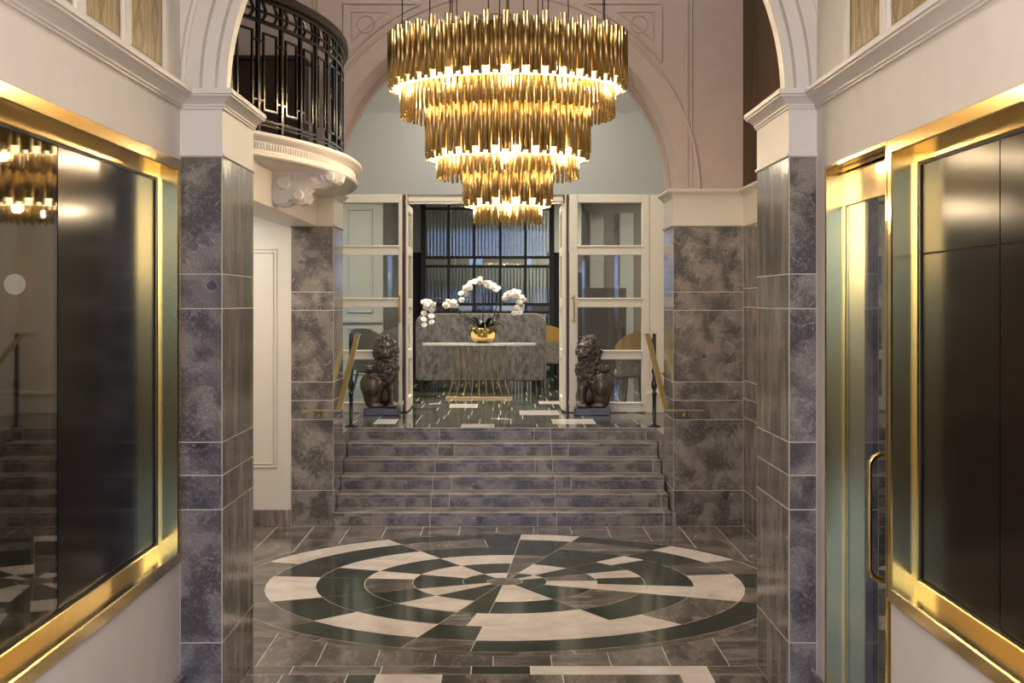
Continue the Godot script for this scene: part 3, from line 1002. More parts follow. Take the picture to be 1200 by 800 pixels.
# ------------------------------------------------------------------ steps
func stairs() -> void:
	var sc := group_node("staircase", self)
	tag(sc, "six wide grey slate steps rising between two slate pillars", "stairs")
	var r := LAND / 6.0
	var t := 0.314
	var d0 := 13.773
	var joints := [[504, 630, 652.5, 778], [505, 526.5, 650.5, 775], [507, 529, 650.5, 669], [510, 627, 647.5, 765], [513, 532, 646.6, 666], [515, 626, 645, 757]]
	for k in 6:
		var df := d0 + t * k
		var hw := 1.735
		if k == 5:
			hw = 1.765
		var core := slab("step_core", M.grout, sc, -hw + 0.004, hw - 0.004, -0.02 if k == 0 else r * k - 0.03, r * (k + 1) - 0.0008, df + 0.0008, df + (t + 0.05 if k < 5 else 0.35))
		var xs := [-hw]
		for u in joints[k]:
			xs.append(xa(u, df))
		xs.append(hw)
		if k == 0:
			for sd in [-1.0, 1.0]:
				slab("riser_tile", M.streak_plain, sc, sd * 1.735, sd * 1.78, 0.0, r - 0.036, df, df + 0.02, 0.001)
				slab("tread_tile", M.streak_plain, sc, sd * 1.735, sd * 1.782, r - 0.036, r, df - 0.002, df + 0.022, 0.003)
		for i in xs.size() - 1:
			var w: float = xs[i + 1] - xs[i]
			var o := Vector3(xs[i], 0, -df - 0.014)
			var tn := tone(0.12, 0.015)
			piece("riser_tile", M.slate, sc, rect(0, r * k + 0.001, w, r * (k + 1) - 0.036, 0.003), o, Vector3.RIGHT, Vector3.UP, Vector3.BACK, 0.014, tn, false, 0.001)
			# tread with its thick nosing
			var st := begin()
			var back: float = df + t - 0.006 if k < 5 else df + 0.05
			st.set_color(tone(0.08, 0.015) * 1.08)  # treads tinted lighter than risers, painting in light from above
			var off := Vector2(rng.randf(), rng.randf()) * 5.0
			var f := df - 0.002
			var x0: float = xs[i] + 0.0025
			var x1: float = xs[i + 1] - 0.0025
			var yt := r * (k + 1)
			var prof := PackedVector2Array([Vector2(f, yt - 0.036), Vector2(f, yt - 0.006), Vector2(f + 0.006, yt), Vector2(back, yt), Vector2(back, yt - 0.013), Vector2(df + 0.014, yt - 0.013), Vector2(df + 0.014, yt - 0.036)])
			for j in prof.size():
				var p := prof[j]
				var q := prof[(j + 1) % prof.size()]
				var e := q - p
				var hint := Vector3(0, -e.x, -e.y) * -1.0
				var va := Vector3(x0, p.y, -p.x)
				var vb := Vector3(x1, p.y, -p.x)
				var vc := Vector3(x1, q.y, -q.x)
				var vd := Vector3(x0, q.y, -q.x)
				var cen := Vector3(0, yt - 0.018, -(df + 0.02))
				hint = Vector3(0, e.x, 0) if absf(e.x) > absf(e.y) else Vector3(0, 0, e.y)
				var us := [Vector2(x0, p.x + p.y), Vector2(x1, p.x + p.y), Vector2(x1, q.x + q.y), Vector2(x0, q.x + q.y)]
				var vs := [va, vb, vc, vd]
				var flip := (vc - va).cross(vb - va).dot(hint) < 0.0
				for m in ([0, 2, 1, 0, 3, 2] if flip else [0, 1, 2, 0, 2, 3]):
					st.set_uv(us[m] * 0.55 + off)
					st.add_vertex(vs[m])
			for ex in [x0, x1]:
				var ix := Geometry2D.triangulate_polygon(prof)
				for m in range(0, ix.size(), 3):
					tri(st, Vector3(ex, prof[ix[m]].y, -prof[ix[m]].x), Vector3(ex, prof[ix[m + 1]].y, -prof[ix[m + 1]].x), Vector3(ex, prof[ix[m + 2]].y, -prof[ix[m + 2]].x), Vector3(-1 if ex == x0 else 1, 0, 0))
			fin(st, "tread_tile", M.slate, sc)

func stair_pillars() -> void:
	var ys := [0.0, 0.368, 1.095, 1.292, 1.481, 2.217, 2.405, 3.08]
	for side in [-1.0, 1.0]:
		var xi: float = -1.736 if side < 0 else 1.752
		var xo: float = -2.173 if side < 0 else LWX
		var p := group_node("slate_pillar", self)
		tag(p, ("narrow slate clad pillar beside the steps, next to the white panelled wall" if side < 0 else "broad slate clad pillar beside the steps, against the brown papered wall"), "pillar")
		var t := 0.012
		slab("core", M.grout, p, xi + side * 0.0007, xo, 0, 3.08, SD + 0.0007, SB)
		tile_face(p, M.slate, Vector3(xo, 0, -SD - t), Vector3(-side, 0, 0), Vector3.BACK, absf(xo - xi), ys, t, 0.16)
		tile_face(p, M.streak, Vector3(xi + side * t, 0, -SD - t * 0.4), Vector3.FORWARD, Vector3(-side, 0, 0), SB - SD - t * 0.4, ys, t, 0.1)
		var cap := begin()
		span(cap, xo, xi - side * 0.018, 3.08, 3.105, SD - 0.018, SB + 0.01, 0.005)
		span(cap, xo, xi, 3.105, 3.38, SD, SB)
		fin(cap, "frieze", M.cream, p)
		var cs := begin()
		var pr := crown_profile(0.09, 0.06)
		sweep(cs, pr, [Transform3D(Basis(Vector3(0, 0, 1), Vector3.UP, Vector3.RIGHT), Vector3(xo, 3.37, -SD)),
			Transform3D(Basis(Vector3(-side, 0, 1), Vector3.UP, Vector3.RIGHT), Vector3(xi, 3.37, -SD)),
			Transform3D(Basis(Vector3(-side, 0, -1), Vector3.UP, Vector3.RIGHT), Vector3(xi, 3.37, -SB))], false)
		span(cs, xo, xi, 3.37, 3.458, SD, SB)
		fin(cs, "cornice", M.cream, p)

# ------------------------------------------------------------------ landing and glazed doors
func landing_and_doors() -> void:
	var fl := group_node("floor_landing", self)
	structure(fl, "polished landing floor of green grey stone with a few white slabs")
	slab("floor_bed", M.grout_dim, fl, -6.0, 6.0, LAND - 0.3, LAND - 0.0007, 15.4, 31.0)
	slab("floor_bed", M.grout_dim, fl, -2.45, 2.45, LAND - 0.3, LAND - 0.0007, 15.37, 15.42)
	slab("landing_base", M.grout_dim, fl, -2.45, 2.45, -0.1, LAND - 0.29, 15.40, 15.6)
	for sd in [-1.0, 1.0]:
		slab("cheek_wall", M.streak_plain, fl, sd * 1.74, sd * 2.46, -0.1, LAND, SB + 0.002, 15.37, 0.003)
	var white := [[459, 494], [543, 499.3], [553, 477], [623, 486], [695, 494], [640, 471.5], [462, 470]]
	var d := 15.39
	var row := 0
	while d < 29.0:
		var dep: float = [0.45, 0.68, 0.56, 0.75][row % 4] if d < 22.0 else 0.9
		var x := -2.45 if d < 17.4 else -5.5
		var lim := 2.45 if d < 17.4 else 5.5
		while x < lim - 0.05:
			var w: float = [0.25, 0.3, 0.375, 0.5][rng.randi() % 4]
			var x1 := minf(x + w, lim)
			var mat: Material = [M.landing, M.landing, M.green, M.landing][rng.randi() % 4]
			for q in white:
				var dq: float = F * (EYE - LAND) / (q[1] - CY)
				var xq := xa(q[0], dq)
				if dq >= d and dq < d + dep and xq >= x and xq < x1:
					mat = M.marble
			piece("landing_tile", mat, fl, rect(x, d, x1, d + dep, 0.003), Vector3(0, LAND - 0.0125, 0), Vector3.RIGHT, Vector3.FORWARD, Vector3.UP, 0.0125, tone(0.14, 0.02), true, 0.001)
			x = x1
		d += dep
		row += 1
	# recess walls and ceiling
	for sd in [-1.0, 1.0]:
		var w := group_node("wall_recess_left" if sd < 0 else "wall_recess_right", self)
		structure(w, "pale side wall of the landing")
		slab("wall_panel", M.door_white, w, sd * 2.45, sd * 2.65, LAND - 0.1, 6.0, SB - 0.02, DW + 0.1)
	var cl := group_node("ceiling_recess", self)
	structure(cl, "pale ceiling above the landing")
	slab("ceiling_slab", M.ceil, cl, -2.7, 2.7, 5.6, 5.8, SB - 0.02, DW + 0.2)
	# lunette wall over the doors
	var top := ya(228, DW)
	var wl := group_node("wall_lunette", self)
	structure(wl, "grey green plaster wall above the glazed doors")
	slab("wall_panel", M.lunette, wl, -2.6, 2.6, top, 5.7, DW, DW + 0.2)
	# white post right of the doors with a small plinth moulding, header track
	var tr := group_node("trim_1", self)
	structure(tr, "white post and header around the glazed doors")
	slab("door_post", M.door_white, tr, xa(761, DW), 2.5, LAND, top, DW - 0.01, DW + 0.15, 0.004)
	slab("door_post", M.door_white, tr, -2.6, xa(373, DW), LAND, top, DW - 0.01, DW + 0.15, 0.004)
	slab("plinth", M.door_white, tr, xa(757, DW), 2.46, LAND, ya(463, DW), DW - 0.03, DW, 0.004)
	slab("plinth_cap", M.door_white, tr, xa(757, DW), 2.46, ya(463, DW), ya(459, DW), DW - 0.045, DW, 0.008)
	slab("header", M.door_white, tr, xa(478, DW), xa(660, DW), ya(236, DW), top, DW + 0.02, DW + 0.18, 0.004)
	slab("track", M.steel, tr, xa(478, DW), xa(660, DW), ya(236, DW) - 0.03, ya(236, DW), DW + 0.06, DW + 0.12, 0.004)
	glazed_leaf(xa(373, DW), xa(471.5, DW), top, false)
	glazed_leaf(xa(667, DW), xa(761, DW), top, true)
	# leaves folded back into the dining room
	for sd in [-1.0, 1.0]:
		var x: float = xa(478, DW + 0.05) if sd < 0 else xa(659, DW + 0.05)
		var lf := group_node("glazed_door", self)
		tag(lf, ("white glazed door leaf folded back beside the lion whose head faces straight ahead" if sd < 0 else "white glazed door leaf folded back beside the lion with its head turned aside"), "door")
		var a := x
		var b = x - sd * 0.05 * -1.0
		var st := begin()
		var y0 := LAND + 0.02
		var y1 := ya(238, DW)
		var dd0 := DW + 0.06
		var dd1 := DW + 1.0
		span(st, a, b, y0, y1, dd0, dd0 + 0.11, 0.006)
		span(st, a, b, y0, y1, dd1 - 0.11, dd1, 0.006)
		span(st, a, b, y0, y0 + 0.16, dd0 + 0.11, dd1 - 0.11, 0.006)
		span(st, a, b, y1 - 0.1, y1, dd0 + 0.11, dd1 - 0.11, 0.006)
		for v in [293.5, 355.0, 416.0]:
			var y := ya(v, DW)
			span(st, a, b, y - 0.06, y + 0.06, dd0 + 0.11, dd1 - 0.11, 0.006)
		fin(st, "frame", M.door_white, lf)
		var vs := [238.0, 293.5, 355.0, 416.0, 484.0]
		for i in 4:
			slab("pane", M.glass, lf, (a + b) / 2 - 0.004, (a + b) / 2 + 0.004, ya(vs[i + 1], DW) + 0.055, ya(vs[i], DW) - 0.055, dd0 + 0.11, dd1 - 0.11)
		# brown meeting edge
		var e0: float = xa(473, DW) if sd < 0 else xa(663.5, DW)
		slab("edge_seal", M.brown_edge, lf, e0, e0 + 0.03, y0, top, DW - 0.02, DW + 0.055, 0.003)
		slab("edge_strip", M.door_white, lf, e0 - 0.018 if sd > 0 else e0 + 0.03, e0 if sd > 0 else e0 + 0.048, y0, top, DW - 0.03, DW + 0.055, 0.003)

func glazed_leaf(x0: float, x1: float, top: float, right: bool) -> void:
	var lf := group_node("glazed_door", self)
	tag(lf, ("white glazed door leaf standing behind the lion with its head turned aside" if right else "white glazed door leaf standing behind the lion whose head faces straight ahead"), "door")
	var gx0 := xa(677, DW) if right else x0 + 0.11
	var gx1 := xa(752, DW) if right else xa(467, DW)
	var st := begin()
	span(st, x0, gx0, LAND + 0.01, top, DW - 0.02, DW + 0.05, 0.006)
	span(st, gx1, x1, LAND + 0.01, top, DW - 0.02, DW + 0.05, 0.006)
	fin(st, "stile", M.door_white, lf)
	var vs := [[237.5, 287.5], [298.8, 348.8], [360.0, 410.0], [421.0, 471.0]]
	var prev := top
	for i in 5:
		var lo: float = ya(vs[i][0], DW) if i < 4 else LAND + 0.01
		var rs := begin()
		span(rs, gx0, gx1, lo, prev, DW - 0.02, DW + 0.05, 0.005)
		if i > 0:
			span(rs, gx0 - 0.02, gx1 + 0.02, prev - 0.02, prev - 0.005, DW - 0.034, DW - 0.015, 0.004)
		fin(rs, "rail", M.door_white, lf)
		if i < 4:
			prev = ya(vs[i][1], DW)
			slab("pane", M.glass, lf, gx0 - 0.005, gx1 + 0.005, prev - 0.005, lo + 0.005, DW + 0.01, DW + 0.018)
	var hx := xa(672.5 if right else 468.5, DW)
	var h := begin()
	tube(h, [Vector3(hx, ya(378, DW), -DW + 0.075), Vector3(hx, ya(346, DW), -DW + 0.075)], 0.013, 10)
	for v in [375.0, 349.0]:
		tube(h, [Vector3(hx, ya(v, DW), -DW + 0.075), Vector3(hx - (0.03 if right else -0.0), ya(v, DW), -DW + 0.018)], 0.008, 8)
	fin(h, "pull_handle", M.brass_dull, lf)

# ------------------------------------------------------------------ dining room beyond
func dining_room() -> void:
	var SC := 26.7
	var top := 4.75
	var w := group_node("wall_dining", self)
	structure(w, "dining room walls seen through the doors")
	slab("side_wall", M.panel_wall, w, -5.7, -5.5, LAND - 0.1, top, DW, 31.0)
	slab("side_wall", M.dining_wall, w, 5.5, 5.7, LAND - 0.1, top, DW, 31.0)
	slab("front_wall", M.panel_wall, w, -5.6, -2.6, LAND - 0.1, top, DW + 0.05, DW + 0.2)
	slab("front_wall", M.dining_wall, w, 2.6, 5.6, LAND - 0.1, top, DW + 0.05, DW + 0.2)
	# panelled wall behind the left leaf
	slab("panelled_wall", M.panel_wall, w, -5.5, -2.05, LAND, top, 23.0, 23.15)
	for i in 5:
		var x := -4.9 + i * 0.56
		var q := begin()
		for p in [[LAND + 1.25, 3.9], [LAND + 0.2, LAND + 1.0]]:
			for s in [[x, x + 0.44, p[1] - 0.03, p[1]], [x, x + 0.44, p[0], p[0] + 0.03], [x, x + 0.03, p[0], p[1]], [x + 0.41, x + 0.44, p[0], p[1]]]:
				span(q, s[0], s[1], s[2], s[3], 22.975, 23.01, 0.008)
		fin(q, "panel_moulding", M.panel_wall, w)
	slab("dado_rail", M.panel_wall, w, -5.5, -2.05, LAND + 1.08, LAND + 1.15, 22.95, 23.0, 0.01)
	slab("crown_rail", M.door_white, w, -5.5, -2.05, 4.0, 4.12, 22.93, 23.0, 0.01)
	# right: pilasters and a dark wall
	slab("dark_wall", M.dining_wall, w, 1.6, 5.5, LAND, top, 27.2, 27.35)
	for x in [1.75, 2.35, 3.35]:
		slab("pilaster", M.panel_wall, w, x, x + 0.28, LAND, 4.1, 27.0, 27.2, 0.01)
	slab("shelf_wall", M.wood_dark, w, 1.5, 2.3, LAND, LAND + 1.7, 25.0, 25.1)
	# dark curtain strips beside the screen
	slab("curtain", M.navy, w, -2.1, -1.62, LAND, 3.3, SC + 0.3, SC + 0.4)
	slab("curtain", M.navy, w, 1.0, 1.6, LAND, 3.3, SC + 0.3, SC + 0.4)
	# far wall with a broad window to the daylight
	slab("far_wall", M.panel_wall, w, -5.5, 5.5, LAND, 2.0, 31.0, 31.2)
	slab("far_wall", M.panel_wall, w, -5.5, 5.5, 2.6, 3.30, 31.0, 31.2)
	slab("far_wall", M.panel_wall, w, -5.5, -2.0, 1.99, 2.61, 31.0, 31.2)
	slab("far_wall", M.panel_wall, w, 1.5, 5.5, 1.99, 2.61, 31.0, 31.2)
	for q in [[-1.5, 1.1], [-0.7, 1.25], [0.55, 1.15]]:
		slab("cupboard", M.wood_dark, w, q[0], q[0] + 0.5, LAND, LAND + q[1] * 1.55, 30.2, 30.6, 0.02)
	slab("far_wall", M.panel_wall, w, -5.5, 5.5, 4.0, top, 31.0, 31.2)
	slab("far_wall", M.panel_wall, w, -5.5, -1.35, 3.29, 4.01, 31.0, 31.2)
	slab("far_wall", M.panel_wall, w, 1.15, 5.5, 3.29, 4.01, 31.0, 31.2)
	var wn := group_node("window_4", self)
	structure(wn, "far window behind the ribbed glass screen")
	var fs := begin()
	for i in 6:
		var x := -1.35 + i * 0.5
		span(fs, x - 0.02, x + 0.02, 3.30, 4.0, 31.05, 31.12)
	for y in [3.30, 3.62, 3.96]:
		span(fs, -1.35, 1.15, y, y + 0.04, 31.05, 31.12)
	fin(fs, "window_frame", M.door_white, wn)
	slab("pane", M.frosted, wn, -2.0, 1.5, 1.98, 2.62, 31.13, 31.14)  # lower strip added to give light behind the screen
	slab("pane", M.frosted, wn, -1.35, 1.15, 3.30, 4.0, 31.13, 31.14)
	var cl := group_node("ceiling_dining", self)
	structure(cl, "white dining room ceiling with beams")
	slab("ceiling_slab", M.ceil, cl, -5.7, 5.7, top, top + 0.2, DW, 31.2)
	for x in [-2.5, -1.45, 1.15, 2.35]:
		slab("beam", M.door_white, cl, x, x + 0.2, top - 0.5, top, DW + 0.3, 26.3, 0.01)
	# ribbed glass screen
	var sc := group_node("glass_screen", self, Vector3(0, LAND, 0))
	tag(sc, "black gridded room divider glazed with ribbed glass behind the settee", "screen")
	var xs := []
	for u in [496.0, 526.0, 556.0, 586.5, 616.0, 646.5]:
		xs.append(xa(u, SC))
	var hs := []
	for v in [230.0, 244.5, 301.5, 312.0, 356.5, 366.0, 402.0]:
		hs.append(ya(v, SC) - LAND)
	hs.append(0.03)
	for i in xs.size():
		var b := begin()
		var wd := 0.05 if i in [0, 5] else 0.024
		span(b, xs[i] - wd, xs[i] + wd, 0.0, hs[0], SC - 0.03, SC + 0.03, 0.004)
		fin(b, "upright", M.seal, sc)
	for y in hs:
		var b := begin()
		span(b, xs[0], xs[5], y - 0.028, y + 0.028, SC - 0.025, SC + 0.025, 0.004)
		fin(b, "crossbar", M.seal, sc)
	for i in 5:
		for j in hs.size() - 1:
			var x0: float = xs[i] + 0.02
			var x1: float = xs[i + 1] - 0.02
			if j in [0, 2, 4]:
				slab("clear_pane", M.glass, sc, x0, x1, hs[j + 1], hs[j], SC - 0.004, SC + 0.004)
				continue
			var poly := PackedVector2Array()
			var n := 7
			for k in n * 6 + 1:
				var t := k / float(n * 6)
				poly.append(Vector2(lerpf(x0, x1, t), 0.012 + 0.016 * absf(sin(t * n * PI))))
			poly.append(Vector2(x1, -0.006))
			poly.append(Vector2(x0, -0.006))
			var st := begin()
			sweep(st, poly, [frame(Vector3.RIGHT, Vector3.BACK, Vector3(0, hs[j + 1], -SC)), frame(Vector3.RIGHT, Vector3.BACK, Vector3(0, hs[j], -SC))])
			fin(st, "ribbed_pane", M.reeded, sc)
	# unseen ceiling panels, added to brighten the dining room
	for p in [[-3.2, 20.5], [0.0, 20.0], [3.2, 20.5], [-1.2, 18.7], [3.6, 24.6], [2.9, 29.0]]:
		var l := group_node("added_dining_lamp", self, Vector3(p[0], top, -p[1]))
		tag(l, "added unseen square lamp panel brightening the dining room", "ceiling light", "added dining room fill lamps")
		var s := begin()
		box(s, Vector3(0, -0.02, 0), Vector3(0.5, 0.04, 0.5), 0.006)
		fin(s, "housing", M.door_white, l)
		var g := begin()
		box(g, Vector3(0, -0.042, 0), Vector3(0.42, 0.006, 0.42))
		fin(g, "lens", M.added_lens, l)
		area(Vector3(0, -0.07, 0), 0.42, 0.42, 14.0 if p[1] > 28.0 else 7.0, Color(1.0, 0.96, 0.90), l)

# ------------------------------------------------------------------ balcony
const BC := Vector2(-6.326, 12.09)   # centre of its curve (x, distance)
const BR := 5.0

func bal(r: float, d: float) -> Vector3:
	# point of the curve with radius r at distance d
	var q := r * r - (d - BC.y) * (d - BC.y)
	return Vector3(BC.x + sqrt(maxf(q, 0.0)), 0, -d)

func balcony() -> void:
	var b := group_node("balcony", self)
	tag(b, "bowed cream plaster balcony with a fluted cornice on a scrolled bracket", "balcony")
	var yt := 3.563
	var yb := 3.385
	var ds := []
	var n := 48
	for i in n + 1:
		ds.append(lerpf(9.2, SD - 0.065, float(i) / n))
	var slabp := PackedVector2Array()
	for d in ds:
		slabp.append(Vector2(bal(BR - 0.05, d).x, d))
	slabp.append(Vector2(-3.58, SD - 0.065))
	slabp.append(Vector2(-3.58, 9.2))
	var st := begin()
	sweep(st, slabp, [frame(Vector3.RIGHT, Vector3.FORWARD, Vector3(0, yb, 0)), frame(Vector3.RIGHT, Vector3.FORWARD, Vector3(0, yt - 0.005, 0))])
	fin(st, "slab", M.trim, b)
	var prof := PackedVector2Array([Vector2(-0.06, 0), Vector2(-0.012, 0), Vector2(0.0, 0.012), Vector2(-0.004, 0.026), Vector2(-0.02, 0.034), Vector2(-0.035, 0.04), Vector2(-0.035, 0.118),
		Vector2(-0.018, 0.126), Vector2(0.0, 0.13), Vector2(0.022, 0.14), Vector2(0.034, 0.152), Vector2(0.034, 0.166), Vector2(0.024, 0.178), Vector2(-0.06, 0.178)])
	var fr := []
	for d in ds:
		var p := bal(BR, d)
		var rd := Vector3(p.x - BC.x, 0, p.z + BC.y).normalized()
		fr.append(Transform3D(Basis(rd, Vector3.UP, Vector3.RIGHT), Vector3(p.x, yb, p.z)))
	var cs := begin()
	sweep(cs, prof, fr, true, false)
	fin(cs, "cornice", M.trim, b)
	# flutes on the frieze
	var fl := begin()
	var d := 9.5
	while d < SD - 0.1:
		var p := bal(BR - 0.035, d)
		var rd := Vector3(p.x - BC.x, 0, p.z + BC.y).normalized()
		var bs := Basis(rd, Vector3.UP, rd.cross(Vector3.UP))
		box(fl, Vector3(p.x, yb + 0.082, p.z), Vector3(0.018, 0.05, 0.018), 0.004, bs)
		d += 0.036
	var flo := fin(fl, "fluting", M.trim, b)
	flo.set_meta("kind", "stuff")
	# scrolled bracket
	for dd in [11.25]:
		var br := group_node("bracket", b)
		var scroll := PackedVector2Array()
		for q in [[0.0, 0.0], [0.50, 0.0], [0.53, -0.03], [0.52, -0.075], [0.48, -0.095], [0.44, -0.08], [0.42, -0.10], [0.36, -0.125], [0.30, -0.13], [0.27, -0.16], [0.29, -0.20], [0.26, -0.245], [0.20, -0.255], [0.15, -0.235], [0.12, -0.26], [0.05, -0.27], [0.0, -0.25]]:
			scroll.append(Vector2(q[0], q[1]))
		for s in [[0.15, 1.0], [0.09, 1.08]]:
			var sq := begin()
			var sp := PackedVector2Array()
			for q in scroll:
				sp.append(q * s[1])
			sweep(sq, sp, [frame(Vector3.RIGHT, Vector3.UP, Vector3(-1.90, yb, -dd + s[0])), frame(Vector3.RIGHT, Vector3.UP, Vector3(-1.90, yb, -dd - s[0]))])
			fin(sq, "scroll", M.trim, br)
		for v in [[0.475, -0.05, 0.042], [0.21, -0.20, 0.05], [0.09, -0.10, 0.06], [0.335, -0.07, 0.03]]:
			var vq := begin()
			var c := Vector3(-1.90 + v[0], yb + v[1], -dd)
			tube(vq, [c + Vector3(0, 0, 0.19), c + Vector3(0, 0, 0.165), c - Vector3(0, 0, 0.19)], [v[2] * 0.75, v[2], v[2]], 16)
			fin(vq, "volute", M.trim, br)
		var lf := begin()
		for k in 9:
			box(lf, Vector3(-1.86 + k * 0.045, yb - 0.055, -dd + 0.155), Vector3(0.022, 0.055, 0.02), 0.006, Basis(Vector3.BACK, 0.3))
		var lo := fin(lf, "leaf_carving", M.trim, br)
		lo.set_meta("kind", "stuff")
	slab("beam", M.trim, b, -2.25, -1.90, 3.08, yb, PB + 0.02, SD - 0.065)
	slab("soffit", M.ceil, b, -3.58, -2.25, 3.30, yb, PB + 0.02, SD - 0.065)
	railing(yt)
	# dark cabinet on the balcony
	var cb := group_node("cabinet", self)
	tag(cb, "dark wooden cabinet standing on the balcony behind the railing", "cabinet")
	slab("body", M.wood_dark, cb, -3.4, -1.98, yt, 4.70, 13.3, 13.74, 0.01)
	slab("top", M.wood_dark, cb, -3.42, -1.95, 4.70, 4.74, 13.27, 13.75, 0.008)
	for x in [-3.36, -2.67]:
		slab("door", M.wood_dark, cb, x, x + 0.65, yt + 0.06, 4.64, 13.275, 13.31, 0.008)

func railing(y: float) -> void:
	var rl := group_node("balcony_railing", self, Vector3(0, y, 0))
	tag(rl, "black wrought iron deco railing with dark wooden handrail on the balcony", "railing")
	var R := BR - 0.15
	var path := func(h: float, r: float) -> Array:
		var o := []
		for i in 41:
			var d := lerpf(9.25, SD - 0.02, i / 40.0)
			o.append(bal(r, d) + Vector3(0, h, 0))
		return o
	var strip := func(called: String, h0: float, h1: float, half: float, mat: Material) -> void:
		var st := begin()
		var fr := []
		for i in 41:
			var d := lerpf(9.25, SD - 0.02, i / 40.0)
			var p := bal(R, d)
			var rd := Vector3(p.x - BC.x, 0, p.z + BC.y).normalized()
			fr.append(Transform3D(Basis(rd, Vector3.UP, Vector3.RIGHT), p))
		var b := 0.004
		sweep(st, PackedVector2Array([Vector2(-half, h0 + b), Vector2(-half + b, h0), Vector2(half - b, h0), Vector2(half, h0 + b), Vector2(half, h1 - b), Vector2(half - b, h1), Vector2(-half + b, h1), Vector2(-half, h1 - b)]), fr)
		fin(st, called, mat, rl)
	strip.call("handrail", 1.065, 1.13, 0.055, M.wood_dark)
	strip.call("rail", 1.03, 1.065, 0.018, M.black)
	strip.call("rail", 0.945, 0.962, 0.014, M.black)
	strip.call("rail", 0.862, 0.89, 0.018, M.black)
	strip.call("rail", 0.115, 0.135, 0.016, M.black)
	strip.call("rail", 0.085, 0.100, 0.016, M.black)
	strip.call("rail", 0.0, 0.02, 0.018, M.black)
	# bays along the arc
	var a0 := asin((9.3 - BC.y) / R)
	var a1 := asin((SD - 0.05 - BC.y) / R)
	var bay := 0.345 / R
	var a := a0
	var put_bar := func(st: SurfaceTool, ang: float, h0: float, h1: float, wid: float, dep: float, lean: float) -> void:
		var p := Vector3(BC.x + R * cos(ang), (h0 + h1) / 2, -(BC.y + R * sin(ang)))
		var rd := Vector3(cos(ang), 0, -sin(ang))
		var tg := Vector3(-sin(ang), 0, -cos(ang))
		var up := (Vector3.UP * (h1 - h0) + tg * lean)
		box(st, p, Vector3(dep, up.length(), wid), 0.003, Basis(rd, up.normalized(), rd.cross(up.normalized())).orthonormalized())
	while a < a1:
		var post := begin()
		put_bar.call(post, a, 0.0, 1.03, 0.034, 0.03, 0.0)
		fin(post, "baluster", M.black, rl)
		var fr := begin()
		var c := a + bay / 2
		var hw := 0.095 / R
		for s in [-1.0, 1.0]:
			put_bar.call(fr, c + s * hw, 0.20, 0.80, 0.018, 0.02, 0.0)
			put_bar.call(fr, c + s * hw * 1.45, 0.265, 0.285, 0.08, 0.016, 0.0)
			put_bar.call(fr, c + s * hw * 1.45, 0.715, 0.735, 0.08, 0.016, 0.0)
		put_bar.call(fr, c, 0.20, 0.218, 0.208, 0.02, 0.0)
		put_bar.call(fr, c, 0.782, 0.80, 0.208, 0.02, 0.0)
		fin(fr, "bay_panel", M.black, rl)
		for k in 2:
			for h in [[0.89, 0.945, 0.05], [0.962, 1.03, -0.05]]:
				var sl := begin()
				put_bar.call(sl, a + bay * (0.25 + 0.5 * k), h[0], h[1], 0.024, 0.02, h[2])
				fin(sl, "slanted_bar", M.black, rl)
		a += bay

